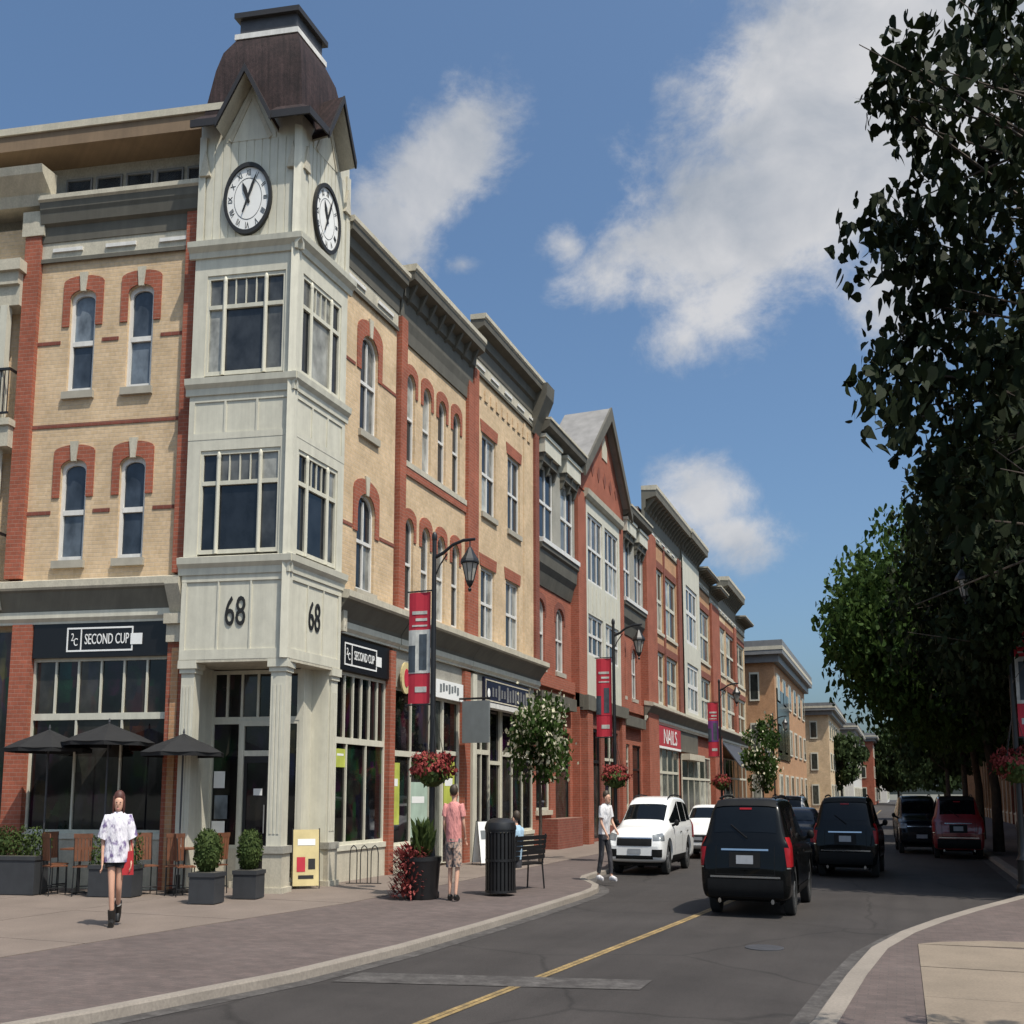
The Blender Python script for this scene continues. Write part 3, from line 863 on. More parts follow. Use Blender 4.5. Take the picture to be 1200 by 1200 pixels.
def top_cornice(F, x0, x1, zb, zt, y=0, out=.62, mat='cornice_dark', slots=True, frieze=.36, brackets=True):
    """cream slotted frieze under a deep dark cornice with a pale edge"""
    f = bx(F, 'frieze', 'cream_stone', x0, x1, y - .05, y + .2, zb, zb + frieze)
    MB().box(x0, x1, y - .09, y - .05, zb - .05, zb + .03).build('string_course', 'cornice_dark', f)
    if slots:
        n = max(2, int((x1 - x0) / 1.5)); st = (x1 - x0) / n
        for k in range(n):
            xc = x0 + st * (k + .5)
            MB().box(xc - st * .28, xc + st * .28, y - .10, y - .05, zb + frieze * .42, zb + frieze * .62).build('frieze_tablet', 'white_paint', f)
    h = zt - zb - frieze; z0 = zb + frieze
    c = run(F, x0, x1, [(-.05, z0), (.08, z0), (.10, z0 + h * .35), (.2, z0 + h * .4), (.24, z0 + h * .62), (out - .08, z0 + h * .70), (out - .06, z0 + h * .86), (-.05, z0 + h * .9)], mat, 'cornice', y)
    MB().prism([(y - o, z) for o, z in ((-.05, z0 + h * .9), (out - .06, z0 + h * .86), (out, z0 + h * .9), (out, zt), (-.05, zt + .03))], x0 - .03, x1 + .03, 'x').build('cornice_cap', 'cream_stone', c)
    if not brackets: return c
    n = max(2, int((x1 - x0) / .75)); me = None
    for k in range(n):
        xc = x0 + (x1 - x0) * (k + .5) / n
        if me is None:
            b_ = MB().prism([(y - .1, z0 + h * .30), (y - .22, z0 + h * .36), (y - out + .16, z0 + h * .68), (y - .1, z0 + h * .68)], -.06, .06, 'x')
            me = b_.mesh('bracket', mat)
        o = put('bracket', me, c, (xc, 0, 0))
    return c
top_cornice(TL, -8.0, -3.0, 11.75, 12.98, YW, .36, slots=True, brackets=False)
# taller cornice block over the left pilaster
TL.add(MB().box(-8.6, -7.9, YW - .18, YW + .3, 12.25, 12.75), 'pilaster_block', 'cream_stone')
run(TL, -12.2, -7.75, [(-.05, 12.9), (.1, 12.9), (.2, 13.1), (.6, 13.35), (.66, 13.5), (-.05, 13.55)], 'cream_stone', 'cornice', YW)
# set-back top storey under a broad flat roof
bx(TL, 'attic_wall', 'grey_stone', -22.1, -2.2, YW + .75, YW + 9, 12.6, 14.3)
for k in range(5):
    window(TL, -7.9 + k * .98, -7.05 + k * .98, 12.95, 13.75, 0, .05, .55, (), YW + .60, 'glass_blue', 'lead_grey')
bx(TL, 'flat_roof', 'brown_soffit', -22.2, -2.1, YW - .30, YW + 9.2, 14.0, 14.32)
bx(TL, 'roof_fascia', 'cream_stone', -22.25, -2.05, YW - .36, YW + 9.25, 14.32, 14.46)
bx(TL, 'terrace_slab', 'cream_stone', -22.1, -2.8, YW - .1, YW + 8, 12.99, 13.04)
# wall mass
bx(TL, 'wing_core', 'cream_brick', -22.0, -3.05, YW + .28, YW + 9, 0, 12.6)
# shop front on the side street
def shopfront(F, x0, x1, y, z_riser, z_tr, z_top, low, up, glass='glass_shop', frame='cream_paint', riser='cream_stone'):
    bx(F, 'stall_riser', riser, x0, x1, y + .02, y + .3, 0, z_riser)
    bx(F, 'riser_cap', frame, x0, x1, y - .02, y + .2, z_riser - .08, z_riser + .02)
    window(F, x0, x1, z_riser + .02, z_tr, 0, .06, None, [x0 + (x1 - x0) * k / low for k in range(1, low)], y, glass, frame)
    window(F, x0, x1, z_tr, z_top, 0, .06, None, [x0 + (x1 - x0) * k / up for k in range(1, up)], y, glass, frame)
shopfront(TL, -7.56, -3.50, YW, .94, 3.02, 4.08, 3, 6)
bx(TL, 'sign_backing', 'cornice_dark', -7.56, -3.46, YW + .05, YW + .3, 4.08, 4.7)
# balcony bay at the far left
bal = TL.add(MB().box(-12.4, -8.5, YW - .35, YW + .3, 8.05, 8.45).box(-12.4, -8.45, YW - .42, YW + .3, 8.45, 8.58), 'balcony', 'cream_stone')
TL.add(MB().box(-12.4, -8.5, YW - .35, YW + .3, 4.98, 5.3).box(-12.4, -8.45, YW - .42, YW + .3, 5.3, 5.42), 'balcony', 'cream_stone')
TL.add(MB().box(-12.4, -8.5, YW - .35, YW + .3, 11.25, 11.5).box(-12.4, -8.40, YW - .45, YW + .3, 11.5, 11.72).box(-12.4, -8.5, YW - .25, YW + .3, 10.85, 11.25), 'balcony_canopy', 'cream_stone')
bx(TL, 'balcony_post', 'cream_paint', -9.05, -8.82, YW - .3, YW - .1, 8.58, 10.85)
bx(TL, 'balcony_post', 'cream_paint', -9.05, -8.82, YW - .3, YW - .1, 5.42, 8.05)
for z in (8.58, 5.42):
    r_ = MB().box(-12.4, -8.56, YW - .36, YW - .31, z + .95, z + 1.0).box(-12.4, -8.56, YW - .355, YW - .315, z + .1, z + .14)
    r_.box(-8.60, -8.56, YW - .33, YW + .1, z + .95, z + 1.0)
    rl = TL.add(r_, 'balcony_railing', 'black_metal')
    for k in range(31): MB().box(-8.62 - k * .12, -8.60 - k * .12, YW - .345, YW - .325, z + .14, z + .95).build('baluster', 'black_metal', rl)
window(TL, -10.6, -9.1, 8.7, 10.9, 0, .07, None, (), YW + .1, 'glass_upper')
window(TL, -10.6, -9.1, 5.6, 7.9, 0, .07, None, (), YW + .1, 'glass_upper')
for k in range(4):
    a = -14.2 - k * 2.1
    for z in (5.7, 8.9): window(TL, a, a + .9, z, z + 2.0, 0, .07, .5, (), YW + .18, 'glass_upper', 'white_paint', 'stone_sill')
low_cornice(TL, -22.0, -12.45, YW + .2, .68)
run(TL, -22.0, -12.2, [(-.05, 12.3), (.1, 12.3), (.3, 12.7), (.36, 12.95), (-.05, 13.0)], 'cornice_dark', 'cornice', YW + .2)
bx(TL, 'shop_glazing', 'glass_shop', -12.3, -8.3, YW + .2, YW + .26, .9, 4.6)
# --- main-street bay beside the tower (face y = .3 in the tower frame)
YB = .3
ops = [(3.90, 4.98, 5.66, 7.68, .38), (3.95, 5.02, 8.95, 11.06, .38)]
wall(TR, 2.6, 6.25, 5.5, 12.6, ops, 'cream_brick', YB)
for (a, b, c, d, r) in ops:
    window(TR, a, b, c, d, r, .07, .5, ((a + b) / 2,), YB, 'glass_upper', 'white_paint', 'stone_sill')
    hood(TR, a, b, d - .85, d, r, .25, 'red_brick', YB, up=.30)
for z in (6.86, 10.2): 
    for a, b in ((2.6, 3.62), (5.3, 6.25)): bx(TR, 'brick_course', 'dark_red_brick', a, b, YB - .02, YB + .02, z, z + .07)
low_cornice(TR, 2.66, 6.6, YB)
top_cornice(TR, 2.6, 6.25, 11.75, 12.98, YB, .5, brackets=False)
shopfront(TR, 2.62, 6.02, YB, .66, 2.66, 3.98, 3, 7)
bx(TR, 'sign_backing', 'cornice_dark', 2.6, 6.25, YB + .05, YB + .3, 3.98, 4.7)
bx(TR, 'pilaster', 'red_brick', 6.02, 6.36, YB - .1, YB + .3, 0, 4.62)
bx(TR, 'bay_core', 'cream_brick', 2.4, 6.3, YB + .28, YB + 9, 0, 12.6)
bx(TR, 'flat_roof', 'roof_grey', 2.3, 6.3, YB - .2, YB + 9, 12.62, 12.9)
for x in (2.9,):
    TR.add(MB().box(x - .1, x + .1, YB - .28, YB, 4.7, 5.1).ball((x, YB - .2, 4.82), (.1, .1, .12)), 'console', 'cream_stone')

# ================================================================ the row along the main street
def row(name, u0, u1, top, label, body='cream_brick', depth=11, y=.28):
    r = thing(name, label, 'building', (0, u0, 0), pi / 2)
    F = Fr(r, (-u0, 0, 0))
    F.add(MB().box(u0, u1 - .01, y, depth, 0, top), 'building_core', body)
    F.add(MB().box(u0 + .01, u1 - .02, .3, depth, top, top + .12), 'flat_roof', 'roof_grey')
    return F
# ---- building with four narrow arched windows
F = row('shop_building', 6.36, 12.42, 12.5, 'cream brick shop building with rows of four narrow arched windows beside the clock tower')
cs = [7.32, 8.56, 9.80, 11.04]
ops = [(c - .33, c + .33, 5.62, 7.68, .28) for c in cs] + [(c - .33, c + .33, 8.95, 11.0, .28) for c in cs]
wall(F, 6.8, 11.9, 5.5, 12.4, ops, 'cream_brick')
for (a, b, c, d, r) in ops:
    window(F, a, b, c, d, r, .06, .5, (), 0, 'glass_upper', 'white_paint')
    hood(F, a, b, d - .5, d, r, .16, 'red_brick', 0, None, .22)
bx(F, 'sill_band', 'red_brick', 6.8, 11.9, -.06, .02, 8.62, 8.8)
bx(F, 'sill_band', 'cream_stone', 6.8, 11.9, -.08, .02, 8.8, 8.93)
bx(F, 'pilaster', 'red_brick', 6.37, 6.8, -.14, .3, 5.56, 12.1)
bx(F, 'pilaster', 'red_brick', 11.9, 12.42, -.14, .3, 5.56, 12.1)
low_cornice(F, 6.66, 12.42)
run(F, 6.38, 12.4, [(-.05, 11.62), (.06, 11.62), (.08, 11.9), (.14, 12.1), (-.05, 12.1)], 'cornice_dark', 'frieze')
top_cornice(F, 6.38, 12.4, 12.05, 13.25, 0, .66, slots=False, frieze=.08)
bx(F, 'pilaster', 'red_brick', 11.78, 12.3, -.1, .3, 0, 4.62)
shopfront(F, 6.4, 9.3, 0, .55, 2.5, 3.9, 2, 2)
d_ = F.add(MB().ring(prof(9.3, 11.78, .06, 3.9), prof(9.42, 11.66, .07, 3.8), .12, .24).box(10.3, 10.42, .12, .24, .06, 3.8).box(9.42, 11.66, .12, .24, 2.55, 2.65), 'door', 'cream_paint')
for a, b, c, e in ((9.42, 10.3, .1, 2.55), (10.42, 11.66, .1, 2.55), (9.42, 10.3, 2.65, 3.8), (10.42, 11.66, 2.65, 3.8)):
    MB().quad((a, .2, c), (b, .2, c), (b, .2, e), (a, .2, e)).build('pane', 'glass_far' if e > 2 and a < 10 else 'glass_shop', d_)
bx(F, 'sign_backing', 'grey_stone', 6.4, 11.78, .04, .3, 3.9, 4.7)
# roof-top vent box
F.add(MB().box(9.5, 10.6, 1.2, 2.4, 13.2, 14.15).box(10.5, 10.7, 1.1, 2.5, 13.2, 14.6), 'roof_vent', 'lead_grey')
# ---- tall cream building with paired sash windows
F = row('shop_building', 12.42, 20.0, 13.2, 'tall cream brick shop building with paired rectangular sash windows and dark roof cornice')
ops = [(13.45, 14.85, 5.6, 7.5), (16.1, 17.6, 5.6, 7.5), (13.5, 14.95, 8.95, 11.1), (16.3, 17.75, 8.95, 11.1)]
wall(F, 12.9, 19.45, 5.5, 13.0, ops, 'cream_brick')
for (a, b, c, d) in ops:
    window(F, a, b, c, d, 0, .075, .5, ((a + b) / 2,), 0, 'glass_upper', 'white_paint', 'stone_sill')
    F.add(MB().prism([(a - .12, d), (b + .12, d), (b + .2, d + .32), (a - .2, d + .32)], -.03, .02, 'y'), 'window_arch', 'red_brick')
bx(F, 'pilaster', 'red_brick', 12.43, 12.9, -.14, .3, 5.56, 12.6)
bx(F, 'pilaster', 'dark_red_brick', 19.45, 19.95, -.12, .3, 5.56, 12.6)
bx(F, 'pilaster', 'cream_brick', 18.2, 18.42, -.03, .02, 5.56, 12.5)
for k in range(10): F.add(MB().box(13.1 + k * .62, 13.4 + k * .62, -.05, .02, 12.0, 12.28), 'corbel', 'cream_brick')
low_cornice(F, 12.45, 20.0)
top_cornice(F, 12.43, 19.95, 12.6, 14.0, 0, .62, brackets=False)
run(F, 19.2, 20.2, [(-.05, 12.4), (.1, 12.4), (.3, 12.8), (.75, 13.5), (.8, 13.9), (-.05, 13.9)], 'cornice_dark', 'cornice_end')
bx(F, 'pilaster', 'cream_paint', 12.62, 13.0, -.06, .3, 0, 4.62)
shopfront(F, 13.0, 14.6, 0, .1, 2.7, 3.95, 2, 2)
shopfront(F, 15.9, 19.5, 0, .6, 2.7, 3.95, 3, 3)
d_ = F.add(MB().ring(prof(14.6, 15.9, .06, 3.95), prof(14.72, 15.78, .07, 3.85), .12, .24).box(14.72, 15.78, .12, .24, 2.4, 2.5), 'door', 'cream_paint')
for c, e in ((.1, 2.4), (2.5, 3.85)): MB().quad((14.72, .2, c), (15.78, .2, c), (15.78, .2, e), (14.72, .2, e)).build('pane', 'glass_shop', d_)
bx(F, 'sign_backing', 'grey_stone', 13.0, 19.6, .04, .3, 3.95, 4.7)
# ---- red brick houses with bracketed oriel windows
def oriel_house(u0, u1, label, sgn):
    F = row('shop_building', u0, u1, 12.7, label, 'dark_red_brick', y=.58)
    L = u1 - u0
    w2 = [(u0 + L * .09, u0 + L * .31), (u0 + L * .58, u0 + L * .80)]
    ops = [(a, b, 5.5, 7.6, .35) for a, b in w2]
    wall(F, u0, u1, 5.3, 8.6, ops, 'red_brick', .3)
    for (a, b, c, d, r) in ops:
        window(F, a, b, c, d, r, .07, .5, ((a + b) / 2,), .3, 'glass_upper', 'white_paint', 'stone_sill')
        hood(F, a, b, d - .5, d, r, .16, 'dark_red_brick', .3, None, .2)
    # corbelled base
    run(F, u0 + .1, u1 - .1, [(-.3, 8.0), (-.25, 8.0), (-.1, 8.4), (.05, 8.6), (.1, 9.0), (.2, 9.06), (.2, 9.2), (-.3, 9.2)], 'cornice_dark', 'corbel')
    bx(F, 'sill_band', 'white_paint', u0 + .1, u1 - .1, -.26, .3, 9.2, 9.34)
    w3 = [(u0 + L * .05, u0 + L * .40), (u0 + L * .60, u0 + L * .94)]
    wall(F, u0 + .1, u1 - .1, 9.34, 12.6, [(a, b, 9.36, 11.75) for a, b in w3], 'grey_stone', .05)
    for a, b in w3:
        window(F, a, b, 9.36, 11.75, 0, .09, .5, ((a + b) / 2,), .0, 'glass_upper', 'white_paint')
        h = F.add(MB().box(a - .15, b + .15, -.35, .1, 12.0, 12.45).box(a - .22, b + .22, -.42, .1, 12.45, 12.56), 'window_hood', 'cream_paint')
        for xx in (a, (a + b) / 2, b):
            MB().prism([(.05, 11.45), (-.06, 11.5), (-.32, 12.0), (.05, 12.0)], xx - .07, xx + .07, 'x').build('bracket', 'cornice_shaded_olive', h)
        MB().box(a - .1, b + .1, -.2, .1, 11.75, 12.0).build('shade_box', 'cornice_dark', h)
    run(F, u0, u1, [(-.05, 12.6), (.3, 12.62), (.62, 12.75), (.66, 12.95), (-.05, 13.05)], 'cornice_dark', 'cornice')
    bx(F, 'roof_edge', 'cream_stone', u0, u1, -.70, .0, 12.95, 13.03)
    # ground floor
    bx(F, 'string_course', 'red_brick', u0, u1, .1, .62, 4.9, 5.3)
    bx(F, 'awning_box', 'cornice_dark', u0 + .3, u1 - .4, -.1, .5, 4.3, 4.7)
    wall(F, u0, u1, 0, 4.9, [(u0 + .5, u0 + L * .42, 1.15, 3.6), (u0 + L * .55, u1 - .4, .1, 3.6)], 'red_brick', .28)
    window(F, u0 + .5, u0 + L * .42, 1.15, 3.6, 0, .08, .72, (u0 + L * .25,), .28, 'glass_shop', 'cream_paint', 'cream_stone')
    window(F, u0 + L * .55, u1 - .4, .1, 3.6, 0, .08, .72, (), .28, 'glass_shop', 'black_metal')
    return F
F4 = oriel_house(20.0, 25.85, 'red brick house with white oriel windows left of the pointed gable', 1)
bx(F4, 'planter_box', 'dark_red_brick', 21.2, 25.0, -.5, .26, 0, .9)
# ---- gabled house
F = row('gabled_building', 25.85, 34.85, 11.9, 'red brick house with pointed gable and tall white panelled bay window', 'red_brick')
bx(F, 'pier', 'red_brick', 25.86, 27.25, -.12, .3, 0, 12.0)
bx(F, 'pier', 'red_brick', 34.05, 34.84, -.12, .3, 0, 12.0)
bx(F, 'pier', 'red_brick', 26.0, 26.9, -.5, -.12, 0, 4.4)
F.add(MB().box(25.9, 27.1, -.58, -.1, 4.4, 4.9), 'pier_cap', 'cornice_shaded_olive')
W = 'cream_paint'
wins = [(27.6, 30.4), (30.9, 33.7)]
wall(F, 27.25, 34.05, 4.9, 11.9, [(a, b, 6.4, 7.85) for a, b in wins] + [(a, b, 9.0, 11.45) for a, b in wins], W, -.1)
for (a, b) in wins:
    for c, d in ((6.4, 7.85), (9.0, 11.45)):
        window(F, a, b, c, d, 0, .10, .5, (a + (b - a) / 3, a + (b - a) * 2 / 3), -.12, 'glass_upper', 'white_paint')
    for k in range(4): F.add(MB().box(a + k * .75, a + k * .75 + .06, -.125, -.1, 7.95, 8.85), 'panel_batten', W)
run(F, 27.0, 34.3, [(-.1, 11.85), (.2, 11.9), (.32, 12.0), (.36, 12.18), (-.1, 12.25)], 'cream_stone', 'cornice')
gz0, ga, gc = 12.1, 16.0, 30.9
F.add(MB().prism([(26.1, gz0), (35.0, gz0), (35.0, 12.9), (gc, ga - .35), (26.1, 12.9)], -.12, .6, 'y'), 'gable_wall', 'red_brick')
F.add(MB().prism([(25.7, 12.7), (gc, ga), (35.4, 12.7), (35.4, 12.45), (gc, ga - .38), (25.7, 12.45)], -.55, 2.2, 'y'), 'gable_roof', 'roof_grey')
F.add(MB().prism([(25.68, 12.72), (gc, ga + .03), (35.42, 12.72), (35.4, 12.35), (gc, ga - .5), (25.7, 12.35)], -.62, -.5, 'y'), 'barge_board', 'cornice_dark')
for k in range(5):
    F.add(MB().prism([(gc - 2.4 + k * 1.2 - .3, 13.2), (gc - 2.4 + k * 1.2, 13.5), (gc - 2.4 + k * 1.2 + .3, 13.2), (gc - 2.4 + k * 1.2, 12.9)], -.15, -.12, 'y'), 'brick_diamond', 'dark_red_brick')
F.add(MB().prism([(gc - .5, 14.0), (gc + .5, 14.0), (gc + .5, 14.5), (gc, 14.9), (gc - .5, 14.5)], -.16, -.1, 'y'), 'gable_vent', 'cream_stone')
run(F, 25.86, 34.84, [(-.1, 4.5), (.3, 4.5), (.35, 4.9), (-.1, 5.0)], 'cornice_shaded_olive', 'cornice')
wall(F, 27.25, 34.05, 0, 4.5, [(27.6, 30.2, .1, 3.9), (30.9, 33.7, .5, 3.9)], 'dark_red_brick', .05)
window(F, 27.6, 30.2, .1, 3.9, 0, .1, .7, (), .05, 'glass_shop', 'black_metal')
window(F, 30.9, 33.7, .5, 3.9, 0, .1, .7, (32.3,), .05, 'glass_shop', 'cream_paint')
F6 = oriel_house(34.85, 40.4, 'red brick house with white oriel windows right of the pointed gable', 1)
# ---- long red building with white centre bay
F = row('shop_building', 40.4, 64.6, 13.9, 'long red brick building with cream window bays and a red shop sign', 'red_brick')
def tallbay(F, a, b, brick, glass='glass_far'):
    m = (a + b) / 2
    ops = [(a + .35, b - .35, 5.6, 8.0), (a + .35, b - .35, 8.9, 11.8)]
    wall(F, a, b, 5.3, 13.2, ops, brick)
    for (p, q, c, d) in ops:
        window(F, p, q, c, d, 0, .16, .5, ((p + q) / 2,), 0, glass, 'cream_paint', 'cream_stone')
        F.add(MB().prism([(p - .1, d), (q + .1, d), (q + .2, d + .35), (p - .2, d + .35)], -.04, .02, 'y'), 'window_arch', 'dark_red_brick')
bx(F, 'pilaster', 'red_brick', 40.42, 43.2, -.2, .3, 0, 13.0)
tallbay(F, 43.2, 46.3, 'orange_brick'); tallbay(F, 46.3, 50.7, 'orange_brick')
bx(F, 'pilaster', 'dark_red_brick', 46.1, 46.5, -.08, .3, 5.3, 13.2)
bx(F, 'pilaster', 'dark_red_brick', 50.7, 51.9, -.15, .3, 5.3, 13.2)
wall(F, 51.9, 58.6, 5.3, 13.6, [(53.0, 57.5, 5.7, 8.2), (53.0, 57.5, 9.2, 12.2)], 'cream_paint', -.25)
for c, d in ((5.7, 8.2), (9.2, 12.2)): window(F, 53.0, 57.5, c, d, 0, .2, .55, (54.5, 56.0), -.25, 'glass_upper', 'white_paint')
tallbay(F, 58.6, 64.5, 'orange_brick')
low_cornice(F, 40.2, 64.5)
for a, b in ((40.3, 51.9), (51.9, 58.7), (58.7, 64.5)): top_cornice(F, a, b, 12.95, 14.85 if a < 58 else 13.9, -.1 if a == 51.9 else 0, 1.0, 'cornice_shaded_olive')
shopfront(F, 43.4, 50.6, 0, .5, 2.6, 3.7, 4, 4, 'glass_far')
bx(F, 'sign_backing', 'cornice_dark', 43.3, 58, .03, .3, 3.7, 4.7)
shopfront(F, 51.9, 63.6, 0, .4, 2.4, 3.6, 5, 5, 'glass_far')
bx(F, 'awning', 'cream_stone', 52.0, 58.0, -.5, .1, 3.3, 3.6)
# ---- last building of the row
F = row('shop_building', 64.6, 85.6, 13.2, 'last cream and red building of the row with stepped dark cornice', 'orange_brick')
bx(F, 'pilaster', 'red_brick', 64.62, 68.6, -.2, .3, 0, 12.6)
tallbay(F, 68.6, 73.0, 'cream_brick'); tallbay(F, 73.0, 79.0, 'orange_brick'); tallbay(F, 79.0, 85.4, 'cream_brick')
bx(F, 'pilaster', 'red_brick', 78.0, 79.4, -.12, .3, 5.3, 12.6)
low_cornice(F, 64.5, 85.5)
for a, b, t in ((64.5, 69.0, 13.6), (69.0, 79.4, 14.75), (79.4, 85.6, 13.5)): top_cornice(F, a, b, 12.6, t, 0, 1.1, 'cornice_shaded_olive')
shopfront(F, 69.0, 85.0, 0, .5, 2.6, 3.8, 6, 6, 'glass_shop')
F.add(MB().prism([(-1.6, 3.2), (-.05, 4.6), (-.05, 4.7), (-1.62, 3.28)], 69.5, 80.0, 'x'), 'awning', 'dark_grey_metal')
# ---- buildings farther down
def far_building(name, x0, x1, y0, y1, h, mat, label, floors=3, trim='cream_stone', glass='glass_far', win='cream_paint', cols=5, cor=1.2, ccol='lead_grey'):
    r = thing(name, label, 'building', (x0, y0, 0))
    MB().box(0, x1 - x0, 0, y1 - y0, 0, h).build('wall', mat, r)
    MB().box(-.5, x1 - x0 + .6, -.6, y1 - y0 + .5, h, h + cor * .35).box(-.9, x1 - x0 + 1.1, -1.1, y1 - y0 + .9, h + cor * .35, h + cor).build('cornice', [ccol], r)
    MB().box(-.92, x1 - x0 + 1.14, -1.14, y1 - y0 + .9, h + cor * .55, h + cor * .72).build('cornice_band', trim, r)
    Dx, Dy = x1 - x0, y1 - y0
    fh = h / floors
    for f in range(floors):
        z = f * fh + (.5 if f == 0 else fh * .25); zz = f * fh + fh * .82
        for k in range(cols):
            yy = Dy * (k + .5) / cols; w = Dy / cols * .26
            o = MB().box(Dx - .02, Dx + .12, yy - w, yy + w, z, zz).build('window', win, r)
            MB().box(Dx + .10, Dx + .14, yy - w * .7, yy + w * .7, z + .15, zz - .15).build('pane', glass, o)
        for k in range(max(1, int(Dx / 5))):
            xx = Dx - 2.2 - k * 5
            if xx < 1: continue
            o = MB().box(xx - .55, xx + .55, -.12, .02, z, zz).build('window', win, r)
            MB().box(xx - .4, xx + .4, -.14, -.10, z + .15, zz - .15).build('pane', glass, o)
    return r
b = far_building('corner_shop', -14, 2.3, 92, 130, 11.3, 'orange_brick', 'ochre brick corner shop with grey flared cornice past the end of the row', 3, cols=6, cor=1.6)
MB().box(16.3, 16.42, 1.5, 14, 4.2, 9.5).build('wall_sign', 'glass_far', b)
far_building('shop_building', -14, 5.2, 136, 168, 9.5, 'cream_brick', 'low pale shop building with cream front beyond the ochre corner shop', 3, cols=6)
far_building('shop_building', -10, 7.0, 172, 215, 9.0, 'white_paint', 'white rendered building far down the left side of the street', 3, cols=7)
far_building('shop_building', -8, 9.5, 220, 262, 9.5, 'red_brick', 'small red brick building farthest down the street between white fronts', 3, cols=6)
far_building('shop_building', -6, 11.5, 270, 330, 8.0, 'white_paint', 'pale building closing the view at the end of the street', 2, cols=7)
# right side of the street, behind the trees
def right_building(y0, y1, h, mat, label, x=23.5):
    r = thing('shop_building', label, 'building', (x, y1, 0), -pi / 2)
    F = Fr(r); L = y1 - y0
    F.add(MB().box(0, L, .28, 12, 0, h), 'building_core', mat)
    n = max(2, int(L / 3.2)); st = L / n
    ops = []
    for k in range(n):
        a = st * (k + .28); b = st * (k + .72)
        ops += [(a, b, 5.6, 7.6), (a, b, 8.9, 10.9)] if h > 10 else [(a, b, 5.0, 6.9)]
    wall(F, 0, L, 4.6, h, ops, mat)
    for o in ops: window(F, *o, 0, .07, .5, (), 0, 'glass_upper', 'white_paint', 'stone_sill')
    low_cornice(F, 0, L)
    run(F, 0, L, [(-.05, h - .5), (.1, h - .5), (.5, h), (.55, h + .25), (-.05, h + .3)], 'cornice_dark', 'cornice')
    for k in range(n):
        shopfront(F, st * k + .25, st * (k + 1) - .25, 0, .6, 2.7, 4.0, 2, 3)
    for k in range(n + 1): bx(F, 'pier', mat, max(0, st * k - .25), min(L, st * k + .25), -.1, .28, 0, 4.7)
    bx(F, 'sign_board', 'sign_navy', .4, L - .4, -.06, .28, 4.02, 4.66)
    return r
right_building(8, 24, 11.6, 'red_brick', 'red brick shop building behind the street trees on the right')
right_building(24, 40, 9.2, 'cream_brick', 'two storey cream shop building behind the parked red car')
right_building(40, 70, 11.6, 'dark_red_brick', 'dark red brick building farther along the shaded right side')
right_building(70, 130, 8.0, 'orange_brick', 'long low ochre building far along the right side of the street')
# ================================================================ materials for the things
plain('paint_black', (.003, .0033, .0034), .25, 2, .1, coat=.32, spec=.12)
plain('paint_white', (.78, .78, .77), .35, 2, .03, coat=.8)
plain('paint_red', (.20, .010, .014), .32, 2, .08, coat=1.0)
plain('paint_navy', (.004, .005, .010), .25, 2, .1, coat=.2, spec=.15)
plain('paint_silver', (.32, .33, .34), .32, 2, .06, coat=.8, metal=.5)
plain('car_glass', (.004, .005, .006), .05, 2, .2, spec=.3)
plain('tail_red', (.26, .006, .010), .35, 4, .1, coat=.1, spec=.3)
plain('chrome', (.62, .62, .62), .18, 4, .05, metal=1)
plain('headlight', (.16, .17, .18), .12, 6, .2, coat=1)
plain('tyre', (.018, .018, .018), .85, 6, .2)
plain('alloy', (.40, .41, .42), .3, 5, .1, metal=.8)
plain('plastic_black', (.007, .007, .0075), .6, 5, .2, spec=.2)
plain('plate_white', (.27, .28, .30), .5, 8, .1)
plain('skin', (.58, .33, .23), .55, 8, .08)
plain('hair_auburn', (.075, .022, .016), .6, 30, .3)
plain('hair_brown', (.045, .030, .018), .6, 30, .3)
plain('shirt_pink', (.62, .25, .23), .85, 6, .10, .1)
plain('cloth_black', (.014, .014, .016), .85, 8, .2)
plain('cloth_white', (.66, .64, .65), .85, 8, .1)
plain('cloth_blue', (.32, .46, .58), .85, 8, .1)
plain('cloth_dark', (.035, .034, .04), .85, 8, .2)
plain('bag_red', (.42, .025, .03), .5, 8, .15)
plain('leather_black', (.012, .011, .010), .45, 10, .2)
plain('wood_brown', (.16, .062, .030), .55, 6, .22)
plain('planter_grey', (.034, .036, .040), .65, 4, .15)
plain('canvas_black', (.009, .009, .010), .8, 3, .2)
plain('board_yellow', (.56, .46, .23), .6, 3, .15)
plain('banner_red', (.46, .020, .040), .7, 3, .12)
plain('banner_pale', (.50, .50, .46), .7, 5, .3)
plain('banner_dark', (.045, .06, .075), .7, 5, .4)
plain('banner_purple', (.16, .035, .18), .7, 3, .1)
plain('lamp_glass', (.38, .36, .32), .15, 5, .1)
plain('bark', (.055, .040, .030), .9, 6, .3, .3)
def spotted(name, base, spot, scale, lo, hi):
    m, N, L, b = newmat(name)
    v = objcoord(N, L)
    n = noise(N, L, v, scale, 3)
    mr = N.new('ShaderNodeMapRange'); mr.inputs['From Min'].default_value = lo; mr.inputs['From Max'].default_value = hi
    L.new(n, mr.inputs['Value'])
    mx = N.new('ShaderNodeMixRGB'); L.new(mr.outputs[0], mx.inputs[0])
    mx.inputs[1].default_value = (*base, 1); mx.inputs[2].default_value = (*spot, 1)
    L.new(mx.outputs[0], b.inputs['Base Color']); b.inputs['Roughness'].default_value = .85
spotted('tee_tiedye', (.72, .69, .74), (.17, .12, .26), 7.5, .50, .62)
spotted('shorts_pattern', (.50, .34, .26), (.13, .12, .12), 16, .48, .56)
